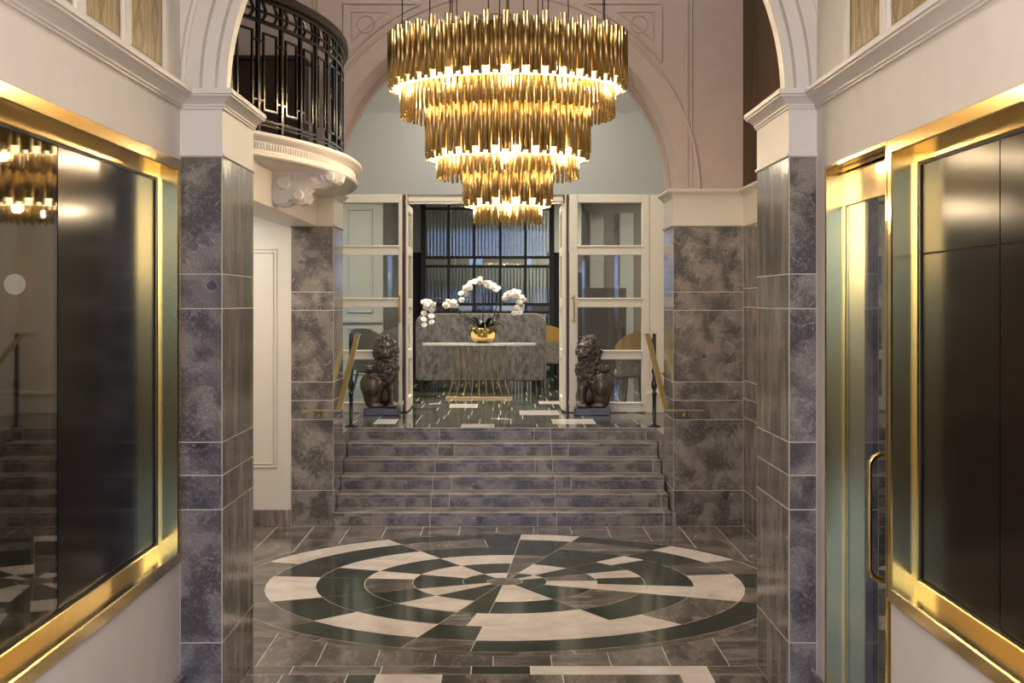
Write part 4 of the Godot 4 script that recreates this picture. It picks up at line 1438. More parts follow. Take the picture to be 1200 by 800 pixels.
# ------------------------------------------------------------------ chandelier
func chandelier() -> void:
	var c := Vector3(0.042, 0, -11.09)
	var ch := group_node("chandelier", self, c)
	tag(ch, "three tier chandelier of polished brass tubes with glowing glass rods", "chandelier")
	# tube meshes, hollow, unit long
	var meshes := {}
	var make := func(r: float, l: float) -> Mesh:
		var key := "%.4f_%.3f" % [r, l]
		if not meshes.has(key):
			var st := begin()
			lathe(st, [Vector2(r * 0.86, 0.0), Vector2(r * 0.86, -l), Vector2(r, -l), Vector2(r, 0.0), Vector2(r * 0.86, 0.0)], Vector3.ZERO, 14)
			st.generate_normals()
			meshes[key] = st.commit()
		return meshes[key]
	# tiers: radius, top, bottom, count, inner radius, inner bottom, inner count
	var tiers := [[0.985, 4.50, 4.03, 160, 0.875, 3.815, 190], [0.681, 4.02, 3.462, 104, 0.577, 3.31, 120], [0.37, 3.43, 3.08, 56, 0.27, 2.945, 60]]
	for i in 3:
		var t: Array = tiers[i]
		var tier := group_node(["upper_tier", "middle_tier", "lower_tier"][i], ch)
		var n: int = t[3]
		for k in n:
			# a repeating bundle: one wide tube set high, a slim, a middling and a slim one
			var ph := k % 4
			var r: float = [0.0275, 0.0165, 0.0205, 0.0165][ph]
			var up: float = [0.0, -0.062, -0.036, -0.074][ph] + 0.006 * float((k * 7) % 3 - 1)
			var lo: float = [0.058, 0.0, 0.024, 0.004][ph]
			var rad: float = t[0] - r + [0.006, -0.014, 0.0, -0.012][ph]
			var a: float = TAU * (k + [0.0, 0.17, 0.0, -0.17][ph] + 0.5) / n
			var top: float = t[1] + up
			var bot: float = t[2] + lo
			put(make.call(r, snappedf(top - bot, 0.001)), "brass_tube", M.brass_tube, tier, Vector3(cos(a) * rad, top, sin(a) * rad))
		# inner ring of slim tubes, hanging lower
		var st := begin()
		var ni: int = t[6]
		for k in ni:
			var a := TAU * k / ni
			var rad: float = t[4] - (0.02 if k % 2 else 0.0)
			var bot: float = t[5] + [0.0, 0.022, 0.008, 0.03][k % 4]
			var top: float = t[2] + 0.10
			var r := 0.0115
			lathe(st, [Vector2(r, top), Vector2(r * 0.8, top), Vector2(r * 0.8, bot), Vector2(r, bot), Vector2(r, top)], Vector3(cos(a) * rad, 0, sin(a) * rad), 8)
		var ring := fin(st, "inner_tubes", M.brass_satin, tier)
		ring.set_meta("kind", "stuff")
		# frame plate that carries the tubes
		var pl := begin()
		var ro: float = t[0] - 0.05
		var ri: float = t[4] - 0.10
		lathe(pl, [Vector2(ri, t[2] + 0.17), Vector2(ro, t[2] + 0.17), Vector2(ro, t[2] + 0.185), Vector2(ri, t[2] + 0.185), Vector2(ri, t[2] + 0.17)], Vector3.ZERO, 48, false)
		if i < 2:
			for s in 4:
				var a := TAU * s / 4.0
				tube(pl, [Vector3(cos(a) * ri, t[2] + 0.178, sin(a) * ri), Vector3(cos(a) * 0.05, t[2] + 0.178, sin(a) * 0.05)], 0.01, 6)
		fin(pl, "mounting_ring", M.brass_dull, tier)
		# glass rods that glow
		var nb: int = [140, 94, 46][i]
		var gm := begin()
		lathe(gm, [Vector2(0.0, -0.022), Vector2(0.015, -0.019), Vector2(0.0185, -0.012), Vector2(0.0185, 0.10), Vector2(0.0, 0.105)], Vector3.ZERO, 10)
		gm.generate_normals()
		var rod := gm.commit()
		for k in nb:
			var a := TAU * (k + 0.5) / nb
			var rad: float = t[4] + 0.032
			put(rod, "lamp_rod", M.glow, tier, Vector3(cos(a) * rad, t[2] + 0.02, sin(a) * rad))
		var lamps: int = [12, 8, 4][i]
		for k in lamps:
			var a := TAU * k / lamps
			var rad: float = t[4] + 0.04
			omni(Vector3(cos(a) * rad, t[2] - 0.03, sin(a) * rad), [0.13, 0.13, 0.13][i], Color(1.0, 0.90, 0.75), 0.03, tier)
	# suspension: wires, hub and ceiling rose
	for k in 14:
		var wires := begin()
		var a := TAU * (k + 0.2) / 14.0
		var rad := 0.88 if k % 2 else 0.5
		tube(wires, [Vector3(cos(a) * rad, 4.2, sin(a) * rad), Vector3(cos(a) * rad, 6.88, sin(a) * rad)], 0.0045, 6)
		fin(wires, "cable", M.wire, ch)
	var rs := begin()
	lathe(rs, [Vector2(0.0, 6.86), Vector2(0.98, 6.86), Vector2(0.98, 6.9)], Vector3.ZERO, 40)
	fin(rs, "ceiling_rose", M.brass_dull, ch)
	var rod2 := begin()
	tube(rod2, [Vector3(0, 3.1, 0), Vector3(0, 6.9, 0)], 0.012, 8)
	fin(rod2, "centre_rod", M.brass_dull, ch)

# ------------------------------------------------------------------ handrails of the steps
func handrails() -> void:
	for sd in [-1.0, 1.0]:
		var h := group_node("stair_handrail", self)
		tag(h, ("flat brass handrail on a black post beside the narrow stair pillar" if sd < 0 else "flat brass handrail on a black post beside the broad stair pillar"), "handrail")
		var x: float = sd * 1.665
		var top := Vector3(x, 1.93, -15.42)
		var bot := Vector3(x, 1.20, -13.66)
		var st := begin()
		var dir := (top - bot).normalized()
		var up := Vector3(0, 0, 1).cross(Vector3.RIGHT).normalized()
		var nrm := dir.cross(Vector3.RIGHT).normalized()
		box(st, (top + bot) / 2, Vector3(0.062, 0.014, (top - bot).length()), 0.003, Basis(Vector3.RIGHT, nrm, Vector3.RIGHT.cross(nrm)))
		box(st, top + Vector3(0, 0.0, -0.06), Vector3(0.062, 0.014, 0.14), 0.003)
		box(st, Vector3(sd * 1.84, 1.20, -13.66), Vector3(0.41, 0.014, 0.062), 0.003)
		fin(st, "rail", M.brass_dull, h)
		var br := begin()
		tube(br, [Vector3(sd * 1.86, 1.195, -13.66), Vector3(sd * 1.86, 1.15, -13.67), Vector3(sd * 1.86, 1.14, -13.80)], 0.009, 8)
		lathe(br, [Vector2(0, -0.03), Vector2(0.022, -0.022), Vector2(0.03, 0.0), Vector2(0.022, 0.022), Vector2(0, 0.03)], Vector3(sd * 1.86, 1.15, -13.70), 14)
		tube(br, [Vector3(x, 1.55, -14.5), Vector3(sd * 1.74, 1.53, -14.5)], 0.008, 8)
		lathe(br, [Vector2(0, -0.02), Vector2(0.02, 0.0), Vector2(0, 0.02)], Vector3(sd * 1.73, 1.53, -14.5), 12)
		fin(br, "bracket", M.brass, h)
		# black turned post
		var ps := begin()
		var o := Vector3(sd * 1.745, LAND, -15.46)
		lathe(ps, [Vector2(0.0, 0), Vector2(0.07, 0), Vector2(0.07, 0.015), Vector2(0.022, 0.03), Vector2(0.022, 0.36), Vector2(0.03, 0.37), Vector2(0.03, 0.39), Vector2(0.018, 0.41), Vector2(0.034, 0.46), Vector2(0.036, 0.50), Vector2(0.018, 0.56), Vector2(0.026, 0.575),
			Vector2(0.018, 0.59), Vector2(0.032, 0.64), Vector2(0.018, 0.70), Vector2(0.026, 0.71), Vector2(0.022, 0.73), Vector2(0.022, 1.07), Vector2(0.0, 1.075)], o, 16)
		tube(ps, [o + Vector3(0, 0.98, 0), o + Vector3(-sd * 0.08, 1.04, 0.03)], 0.008, 8)
		fin(ps, "post", M.black, h)

# ------------------------------------------------------------------ lion statues
var prims := []
var lump: FastNoiseLite

func capsule(a: Vector3, b: Vector3, ra: float, rb: float, k := 0.03, rough := 0.0) -> void:
	prims.append([0, a, b, ra, rb, k, rough, (a + b) / 2, (a - b).length() / 2 + maxf(ra, rb)])

func blob(c: Vector3, r: Vector3, k := 0.03, rough := 0.0) -> void:
	prims.append([1, c, r, 0.0, 0.0, k, rough, c, maxf(r.x, maxf(r.y, r.z))])

func carve(c: Vector3, r: Vector3, k := 0.012) -> void:
	prims.append([2, c, r, 0.0, 0.0, k, 0.0, c, maxf(r.x, maxf(r.y, r.z))])

func field(p: Vector3) -> float:
	var d := 1.0
	for q in prims:
		var far: float = p.distance_to(q[7]) - q[8]
		if q[0] == 2:
			if far > 0.04:
				continue
		elif far > d + 0.06:
			continue
		var e: float
		if q[0] == 0:
			var ba: Vector3 = q[2] - q[1]
			var pv: Vector3 = p - q[1]
			var h := clampf(pv.dot(ba) / ba.length_squared(), 0.0, 1.0)
			e = (pv - ba * h).length() - lerpf(q[3], q[4], h)
		else:
			var v: Vector3 = p - q[1]
			var r: Vector3 = q[2]
			var k0 := (v / r).length()
			var k1 := (v / (r * r)).length()
			e = k0 * (k0 - 1.0) / maxf(k1, 0.0001)
		var rough: float = q[6]
		if rough > 0.0 and e < 0.08:
			e -= rough * (absf(lump.get_noise_3d(p.x * 100, p.y * 62, p.z * 100)) * 2.4 - 0.5)
		var k: float = q[5]
		if q[0] == 2:
			var h2 := clampf(0.5 - 0.5 * (d + e) / k, 0.0, 1.0)
			d = lerpf(d, -e, h2) + k * h2 * (1.0 - h2)
		else:
			var h3 := clampf(0.5 + 0.5 * (d - e) / k, 0.0, 1.0)
			d = lerpf(d, e, h3) - k * h3 * (1.0 - h3)
	return d

func nets(lo: Vector3, hi: Vector3, cell: float) -> ArrayMesh:
	var B := 4
	var nx := (int((hi.x - lo.x) / cell) / B + 1) * B
	var ny := (int((hi.y - lo.y) / cell) / B + 1) * B
	var nz := (int((hi.z - lo.z) / cell) / B + 1) * B
	var sx := nx + 1
	var sy := ny + 1
	var sz := nz + 1
	var val := PackedFloat32Array()
	val.resize(sx * sy * sz)
	val.fill(9.0)
	var reach := cell * B * 0.9 + 0.025
	for bx in range(0, nx, B):
		for by in range(0, ny, B):
			for bz in range(0, nz, B):
				var mid := field(lo + Vector3(bx + B / 2.0, by + B / 2.0, bz + B / 2.0) * cell)
				var near := absf(mid) < reach
				for i in range(bx, bx + B + 1):
					for j in range(by, by + B + 1):
						for k in range(bz, bz + B + 1):
							var at := (i * sy + j) * sz + k
							if near:
								if val[at] > 8.0 or absf(val[at]) > 0.5:
									val[at] = field(lo + Vector3(i, j, k) * cell)
							elif val[at] > 8.0:
								val[at] = 0.6 if mid > 0 else -0.6
	var vid := PackedInt32Array()
	vid.resize(sx * sy * sz)
	vid.fill(-1)
	var vs := PackedVector3Array()
	var off := [0, 1, sz, sz + 1, sy * sz, sy * sz + 1, sy * sz + sz, sy * sz + sz + 1]
	var cor := [Vector3(0, 0, 0), Vector3(0, 0, 1), Vector3(0, 1, 0), Vector3(0, 1, 1), Vector3(1, 0, 0), Vector3(1, 0, 1), Vector3(1, 1, 0), Vector3(1, 1, 1)]
	var ed := [[0, 1], [2, 3], [4, 5], [6, 7], [0, 2], [1, 3], [4, 6], [5, 7], [0, 4], [1, 5], [2, 6], [3, 7]]
	for i in nx:
		for j in ny:
			for k in nz:
				var at := (i * sy + j) * sz + k
				var neg := 0
				for m in 8:
					if val[at + off[m]] < 0.0:
						neg += 1
				if neg == 0 or neg == 8:
					continue
				var sum := Vector3.ZERO
				var cnt := 0
				for e in ed:
					var a := val[at + off[e[0]]]
					var b := val[at + off[e[1]]]
					if (a < 0.0) != (b < 0.0):
						sum += (cor[e[0]] as Vector3).lerp(cor[e[1]], clampf(a / (a - b), 0.0, 1.0))
						cnt += 1
				vid[at] = vs.size()
				vs.append(lo + (Vector3(i, j, k) + sum / cnt) * cell)
	var idx := PackedInt32Array()
	for i in range(1, nx):
		for j in range(1, ny):
			for k in range(1, nz):
				var at := (i * sy + j) * sz + k
				var s := val[at] < 0.0
				for ax in 3:
					var st: int = [sy * sz, sz, 1][ax]
					if (val[at + st] < 0.0) == s:
						continue
					var u: int = [sz, 1, sy * sz][ax]
					var w: int = [1, sy * sz, sz][ax]
					var q := [vid[at], vid[at - u], vid[at - u - w], vid[at - w]]
					if q.min() < 0:
						continue
					if s:
						idx.append_array([q[0], q[2], q[1], q[0], q[3], q[2]])
					else:
						idx.append_array([q[0], q[1], q[2], q[0], q[2], q[3]])
	# smooth normals
	var nr := PackedVector3Array()
	nr.resize(vs.size())
	for t in range(0, idx.size(), 3):
		var fn := (vs[idx[t + 2]] - vs[idx[t]]).cross(vs[idx[t + 1]] - vs[idx[t]])
		for m in 3:
			nr[idx[t + m]] += fn
	for i in nr.size():
		nr[i] = nr[i].normalized()
	var ar := []
	ar.resize(Mesh.ARRAY_MAX)
	ar[Mesh.ARRAY_VERTEX] = vs
	ar[Mesh.ARRAY_NORMAL] = nr
	ar[Mesh.ARRAY_INDEX] = idx
	var am := ArrayMesh.new()
	am.add_surface_from_arrays(Mesh.PRIMITIVE_TRIANGLES, ar)
	return am

# sd -1: the shield stands on the left as seen from the front
func lion_body(sd: float, yaw: float) -> ArrayMesh:
	prims = []
	var m := func(x: float, y: float, z: float) -> Vector3: return Vector3(-x * sd, y, z)
	# torso and haunches
	capsule(m.call(0.03, 0.24, -0.06), m.call(0.045, 0.56, 0.0), 0.135, 0.125, 0.05)
	blob(m.call(0.13, 0.22, -0.04), Vector3(0.075, 0.12, 0.13), 0.04)
	blob(m.call(-0.12, 0.20, -0.08), Vector3(0.08, 0.11, 0.10), 0.04)
	# foreleg standing on the base
	capsule(m.call(0.115, 0.52, 0.06), m.call(0.135, 0.33, 0.085), 0.078, 0.055, 0.03)
	capsule(m.call(0.135, 0.33, 0.085), m.call(0.14, 0.15, 0.10), 0.055, 0.043, 0.02)
	blob(m.call(0.14, 0.128, 0.13), Vector3(0.072, 0.036, 0.075), 0.02)
	for t in [-0.045, -0.016, 0.014, 0.044]:
		blob(m.call(0.14 + t, 0.118, 0.185), Vector3(0.019, 0.026, 0.03), 0.008)
	# raised foreleg, paw resting on the shield
	capsule(m.call(-0.05, 0.55, 0.05), m.call(-0.14, 0.56, 0.10), 0.075, 0.055, 0.03)
	blob(m.call(-0.155, 0.585, 0.130), Vector3(0.066, 0.052, 0.062), 0.02)
	for t in [-0.045, -0.015, 0.015, 0.045]:
		blob(m.call(-0.155 + t, 0.59, 0.19), Vector3(0.0165, 0.052, 0.028), 0.004)
	# hind paw beside the shield foot
	blob(m.call(-0.02, 0.115, 0.10), Vector3(0.05, 0.028, 0.07), 0.02)
	# mane: chest and head, curled
	blob(m.call(0.05, 0.60, 0.055), Vector3(0.155, 0.17, 0.135), 0.05, 0.03)
	blob(m.call(0.06, 0.50, 0.10), Vector3(0.105, 0.13, 0.075), 0.04, 0.03)
	var hc: Vector3 = m.call(0.04, 0.815, 0.04)
	blob(hc + Vector3(0, 0.0, -0.02), Vector3(0.158, 0.175, 0.135), 0.04, 0.03)
	blob(hc + Vector3(0, 0.12, 0.015), Vector3(0.105, 0.075, 0.10), 0.03, 0.026)
	# face, turned about the upright axis
	var b := Basis(Vector3.UP, yaw)
	var h := func(x: float, y: float, z: float) -> Vector3: return hc + b * Vector3(x, y, z)
	blob(h.call(0, 0.01, 0.085), Vector3(0.098, 0.115, 0.075), 0.02)
	blob(h.call(0, 0.075, 0.12), Vector3(0.075, 0.035, 0.035), 0.02)
	capsule(h.call(0, 0.06, 0.145), h.call(0, -0.025, 0.185), 0.024, 0.032, 0.015)
	blob(h.call(0, -0.055, 0.150), Vector3(0.062, 0.045, 0.055), 0.015)
	for s in [-1.0, 1.0]:
		blob(h.call(s * 0.028, -0.052, 0.178), Vector3(0.034, 0.026, 0.03), 0.01)
		blob(h.call(s * 0.06, 0.0, 0.125), Vector3(0.035, 0.035, 0.035), 0.02)
		capsule(h.call(s * 0.022, 0.066, 0.162), h.call(s * 0.075, 0.062, 0.135), 0.015, 0.012, 0.01)
	blob(h.call(0, -0.02, 0.205), Vector3(0.026, 0.016, 0.014), 0.008)
	blob(h.call(0, -0.108, 0.125), Vector3(0.045, 0.03, 0.05), 0.015)
	for s in [-1.0, 1.0]:
		carve(h.call(s * 0.045, 0.036, 0.168), Vector3(0.026, 0.014, 0.022))
		blob(h.call(s * 0.045, 0.035, 0.145), Vector3(0.015, 0.011, 0.013), 0.004)
	carve(h.call(0, -0.086, 0.19), Vector3(0.05, 0.009, 0.05), 0.008)
	# shield
	blob(m.call(-0.125, 0.385, 0.115), Vector3(0.155, 0.165, 0.06), 0.02)
	blob(m.call(-0.12, 0.27, 0.11), Vector3(0.12, 0.19, 0.055), 0.03)
	blob(m.call(-0.115, 0.36, 0.175), Vector3(0.082, 0.12, 0.035), 0.004)
	carve(m.call(-0.115, 0.36, 0.196), Vector3(0.125, 0.16, 0.012), 0.008)
	blob(m.call(-0.115, 0.36, 0.172), Vector3(0.078, 0.115, 0.036), 0.004)
	blob(m.call(-0.10, 0.115, 0.12), Vector3(0.06, 0.03, 0.05), 0.015)
	return nets(Vector3(-0.34, 0.075, -0.24), Vector3(0.34, 1.06, 0.29), 0.0105)

func lions() -> void:
	lump = FastNoiseLite.new()
	lump.seed = 3
	lump.frequency = 0.17
	lump.fractal_octaves = 2
	for sd in [-1.0, 1.0]:
		var u := 448.3 if sd < 0 else 693.5
		var d := 17.0
		var l := group_node("lion_statue", self, Vector3(xa(u, d + 0.19), LAND, -(d + 0.19)))
		tag(l, ("bronze seated lion statue facing straight ahead with its paw on a shield" if sd < 0 else "bronze seated lion statue with head turned aside and paw on a shield"), "statue")
		var st := begin()
		box(st, Vector3(0, 0.047, 0), Vector3(0.445, 0.095, 0.40), 0.008)
		fin(st, "plinth", M.bronze, l)
		put(lion_body(sd, 0.05 if sd < 0 else -0.55), "lion", M.bronze, l)

# ------------------------------------------------------------------ console table and orchids
func console_and_orchid() -> void:
	var d := 20.16
	var cx := xa(561.5, d)
	var t := group_node("console_table", self, Vector3(cx, LAND, -d))
	tag(t, "slim marble topped console table on waisted brass rods behind the doors", "table")
	var s := F / d
	var st := begin()
	var tp := PackedVector2Array()
	for i in 33:
		var a := TAU * i / 32.0
		if i < 32:
			tp.append(Vector2(signf(cos(a)) * pow(absf(cos(a)), 0.5) * 0.853, signf(sin(a)) * pow(absf(sin(a)), 0.7) * 0.22))
	sweep(st, tp, [frame(Vector3.RIGHT, Vector3.FORWARD, Vector3(0, 0.79, 0)), frame(Vector3.RIGHT, Vector3.FORWARD, Vector3(0, 0.822, 0))])
	fin(st, "top", plain(Color(0.86, 0.84, 0.82), 0.2), t)
	for zr in [0.13, -0.13]:
		for k in 9:
			var f := (k - 4) / 4.0
			var pts := []
			for j in 13:
				var v := j / 12.0
				var w := 0.37 + 0.08 * pow(absf(v - 0.55) / 0.55, 2.0) * signf(1.0)
				pts.append(Vector3(f * (w + 0.02 * (0.5 - v)), 0.03 + v * 0.765, zr * (0.75 + 0.35 * pow(absf(v - 0.5) * 2.0, 2.0))))
			var q := begin()
			tube(q, pts, 0.0095, 7)
			fin(q, "rod", M.brass_dull, t)
	slab("base_plate", M.brass_dull, t, -0.50, 0.50, 0, 0.03, -0.18, 0.18, 0.004)
	# orchids in a brass bowl
	var o := group_node("potted_orchid", self, Vector3(xa(566, d), LAND + 0.822, -d))
	tag(o, "white orchids arching out of a round hammered gold bowl", "potted plant")
	var b := begin()
	lathe(b, [Vector2(0.0, 0.0), Vector2(0.09, 0.0), Vector2(0.135, 0.03), Vector2(0.185, 0.09), Vector2(0.21, 0.16), Vector2(0.214, 0.215), Vector2(0.214, 0.226), Vector2(0.204, 0.226), Vector2(0.2, 0.16), Vector2(0.17, 0.09)], Vector3.ZERO, 32)
	fin(b, "bowl", M.brass, o)
	var so := begin()
	lathe(so, [Vector2(0.2, 0.195), Vector2(0.0, 0.21)], Vector3.ZERO, 24)
	fin(so, "soil", M.soil, o)
	# crop pixels of the photograph (480,310 magnified 4.706) to the bowl's own metres
	var q := func(x: float, y: float, z: float) -> Vector3:
		return Vector3((480.0 + x / 4.706 - 566.0) * d / F, (400.5 - (310.0 + y / 4.706)) * d / F, z)
	for s2 in [[[370, 335], [300, 285], [215, 210], [170, 182], [120, 185], [100, 205]], [[385, 335], [330, 290], [270, 240], [225, 205]], [[400, 335], [408, 220], [400, 120], [375, 82], [330, 95], [290, 180]],
			[[450, 335], [478, 230], [480, 140], [455, 100], [415, 100]], [[465, 335], [500, 240], [530, 170], [575, 140], [612, 180], [605, 240]]]:
		var pts := []
		for p in s2:
			pts.append(q.call(p[0], p[1], rng.randf_range(-0.05, 0.05)))
		var cv := Curve3D.new()
		for i in pts.size():
			var tan: Vector3 = (pts[mini(i + 1, pts.size() - 1)] - pts[maxi(i - 1, 0)]) / 5.0
			cv.add_point(pts[i], -tan, tan)
		var ss := begin()
		tube(ss, Array(cv.tessellate(3, 6)), 0.0085, 6)
		fin(ss, "stem", M.stem, o)
	# leaves
	for k in 11:
		var a := TAU * k / 11.0 + 0.3
		var ln := rng.randf_range(0.2, 0.34)
		var rise := rng.randf_range(0.10, 0.22)
		var ls := begin()
		ls.set_smooth_group(1)
		var pv := []
		for j in 9:
			var v := j / 8.0
			var c := Vector3(cos(a), 0, sin(a)) * (0.05 + ln * v) + Vector3.UP * (0.2 + rise * sin(v * 2.3) - 0.10 * v * v)
			var wd := 0.042 * sin(minf(v * 1.15 + 0.12, 1.0) * PI * 0.97) + 0.004
			var side := Vector3(-sin(a), 0, cos(a)) * wd
			pv.append([c - side + Vector3.UP * 0.012, c, c + side + Vector3.UP * 0.012])
		for j in 8:
			for m in 2:
				quad(ls, pv[j][m], pv[j][m + 1], pv[j + 1][m + 1], pv[j + 1][m], Vector3.UP)
		fin(ls, "leaf", M.leaf, o)
	# one flower, shared
	var fm := begin()
	fm.set_smooth_group(1)
	for k in 5:
		var a := TAU * k / 5.0 + PI / 2
		var big := 0.046 if k in [1, 4] else 0.040
		var w := 0.030 if k in [1, 4] else 0.019
		var dir := Vector3(cos(a), sin(a), 0)
		var sdv := Vector3(-sin(a), cos(a), 0)
		var prev := []
		for j in 6:
			var v := j / 5.0
			var c := dir * big * v + Vector3(0, 0, 0.008 * sin(v * PI) - 0.006 * v)
			var wd := w * sin(minf(v * 0.9 + 0.08, 1.0) * PI)
			var rowp := [c - sdv * wd + Vector3(0, 0, -0.004), c + Vector3(0, 0, 0.002), c + sdv * wd + Vector3(0, 0, -0.004)]
			if j > 0:
				for m in 2:
					quad(fm, prev[m], prev[m + 1], rowp[m + 1], rowp[m], Vector3.BACK)
			prev = rowp
	fm.set_color(Color(0.80, 0.66, 0.42))
	lathe(fm, [Vector2(0.0, -0.010), Vector2(0.006, -0.004), Vector2(0.006, 0.005), Vector2(0.0, 0.010)], Vector3(0, -0.006, 0.012), 8)
	fm.generate_normals()
	var flower := fm.commit()
	var spots := []
	for i in 9:
		spots.append(Vector2(80 + (i % 2) * 40 + (10 if i < 3 else 0), 198 + i * 16))
	for i in 4:
		spots.append(Vector2(78 + i * 14, 200 + (i % 2) * 14))
	for i in 7:
		spots.append(Vector2(195 + i * 9.5, 212 + sin(i * 2.2) * 14))
	for i in 13:
		var v := i / 12.0
		spots.append(Vector2(lerpf(388, 287, pow(v, 0.85)) + sin(i * 2.1) * 11, lerpf(82, 178, v * v) + cos(i * 2.6) * 11))
	for i in 8:
		spots.append(Vector2(418 + i * 9.5, 96 + i * 4.5 + sin(i * 2.3) * 10))
	for i in 20:
		var v := i / 19.0
		spots.append(Vector2(525 + 85 * sin(v * 2.2) + sin(i * 1.9) * 17, 168 - 30 * sin(v * 3.1) + 95 * v * v + cos(i * 2.4) * 14))
	for p in spots:
		var f := put(flower, "flower", M.petal, o, q.call(p.x, p.y, rng.randf_range(-0.02, 0.07)))
		f.basis = Basis.from_scale(Vector3.ONE * 1.15) * Basis.from_euler(Vector3(rng.randf_range(-0.5, 0.3), rng.randf_range(-0.6, 0.6), rng.randf_range(-0.4, 0.4)))

# ------------------------------------------------------------------ settee and chairs
func rounded(w: float, y0: float, y1: float, r: float, rb: float) -> PackedVector2Array:
	var o := PackedVector2Array()
	o.append_array(arc(Vector2(-w + rb, y0 + rb), rb, PI, PI * 1.5, 4))
	o.append_array(arc(Vector2(w - rb, y0 + rb), rb, -PI / 2, 0, 4))
	o.append_array(arc(Vector2(w - r, y1 - r), r, 0, PI / 2, 8))
	o.append_array(arc(Vector2(-w + r, y1 - r), r, PI / 2, PI, 8))
	return o

func settee_and_chairs() -> void:
	var d := 21.3
	var cx := xa(563.5, d)
	var s := group_node("settee", self, Vector3(cx, LAND, -d))
	tag(s, "high backed grey crushed velvet settee seen from behind the console table", "sofa")
	var st := begin()
	var w := 1.035
	var fr := []
	for q in [[0.0, 0.965], [0.02, 0.985], [0.06, 1.0], [0.20, 1.0], [0.24, 0.985], [0.26, 0.965]]:
		var k: float = q[1]
		fr.append(Transform3D(Basis(Vector3(k, 0, 0), Vector3(0, k, 0), Vector3.BACK), Vector3(0, (1.0 - k) * 0.7, -q[0])))
	sweep(st, rounded(w, 0.18, 1.257, 0.17, 0.06), fr, true, true)
	fin(st, "backrest", M.velvet, s)
	var pp := begin()
	var pts := []
	for p in rounded(w * 0.985, 0.20, 1.24, 0.17, 0.05):
		pts.append(Vector3(p.x, p.y, -0.012))
	tube(pp, pts, 0.009, 6)
	fin(pp, "piping", M.velvet, s)
	for sx in [-1.0, 1.0]:
		var a := begin()
		sweep(a, rounded(0.09, 0.18, 0.72, 0.06, 0.03), [frame(Vector3.RIGHT, Vector3.UP, Vector3(sx * 0.92, 0, -0.22)), frame(Vector3.RIGHT, Vector3.UP, Vector3(sx * 0.92, 0, -0.95))])
		fin(a, "arm", M.velvet, s)
		for z in [-0.06, -0.88]:
			var l := begin()
			for o in ([0.0, 0.1] if z > -0.5 else [0.0]):
				tube(l, [Vector3(sx * (0.93 - o), 0.2, z), Vector3(sx * (0.945 - o), 0.0, z + 0.02)], [0.035, 0.022], 8)
			fin(l, "leg", M.wood_dark, s)
	var cu := begin()
	box(cu, Vector3(0, 0.38, -0.58), Vector3(1.66, 0.26, 0.68), 0.05)
	fin(cu, "seat_cushion", M.velvet, s)
	# dining chairs
	chair(Vector3(xa(437, 20.6), LAND, -20.6), -0.5, M.chair_grey, M.chair_grey, "dark grey upholstered dining chair turned towards the panelled wall", 1.04)
	chair(Vector3(xa(459, 21.8), LAND, -21.8), 0.5, M.chair_grey, M.chair_grey, "dark grey upholstered dining chair beside the settee arm, leaning outwards", 1.04)
	chair(Vector3(xa(646, 23.0), LAND, -23.0), -0.4, M.chair_print, M.chair_gold, "gold backed dining chair peeping out beside the settee", 1.05)
	chair(Vector3(xa(742, 19.3), LAND, -19.3), 0.35, M.chair_print, M.chair_gold, "mottled grey dining chair with a gold upper back behind the door glass", 1.02)
	chair(Vector3(xa(775, 20.6), LAND, -20.6), 0.1, M.chair_print, M.chair_gold, "mottled grey dining chair half hidden behind the white door post", 1.02)

func chair(at: Vector3, turn: float, mat: Material, mat2: Material, label: String, hgt: float) -> void:
	var c := group_node("dining_chair", self, at)
	c.rotation.y = turn
	tag(c, label, "chair")
	# curved shell back, open towards -z (its sitter looks away from the camera)
	for part in 2:
		var st := begin()
		st.set_smooth_group(1)
		var r0 := 0.27
		for lay in 2:
			var rr := r0 + lay * 0.045
			for i in 16:
				for j in 6:
					var q := []
					for e in [[i, j], [i + 1, j], [i + 1, j + 1], [i, j + 1]]:
						var a: float = lerpf(-1.25, 1.25, e[0] / 16.0)
						var lo := 0.40 if part == 0 else hgt - 0.28
						var hi := hgt - 0.28 if part == 0 else hgt - 0.22 * pow(absf(a) / 1.25, 2.2)
						var y := lerpf(lo, hi, e[1] / 6.0)
						var fl := rr + (y - 0.4) * 0.10
						q.append(Vector3(sin(a) * fl, y, cos(a) * fl * 0.9))
					var hint: Vector3 = Vector3(q[0].x, 0, q[0].z) * (1.0 if lay else -1.0)
					quad(st, q[0], q[1], q[2], q[3], hint)
		fin(st, "backrest" if part == 0 else "upper_back", mat if part == 0 else mat2, c)
	var s := begin()
	lathe(s, [Vector2(0, 0.36), Vector2(0.25, 0.36), Vector2(0.27, 0.40), Vector2(0.26, 0.47), Vector2(0.2, 0.49), Vector2(0, 0.49)], Vector3(0, 0, -0.02), 20)
	fin(s, "seat", mat, c)
	for x in [-1.0, 1.0]:
		for z in [-1.0, 1.0]:
			var l := begin()
			tube(l, [Vector3(x * 0.17, 0.37, z * 0.16), Vector3(x * 0.23, 0.0, z * 0.23)], [0.02, 0.012], 8)
			fin(l, "leg", M.wood_dark, c)

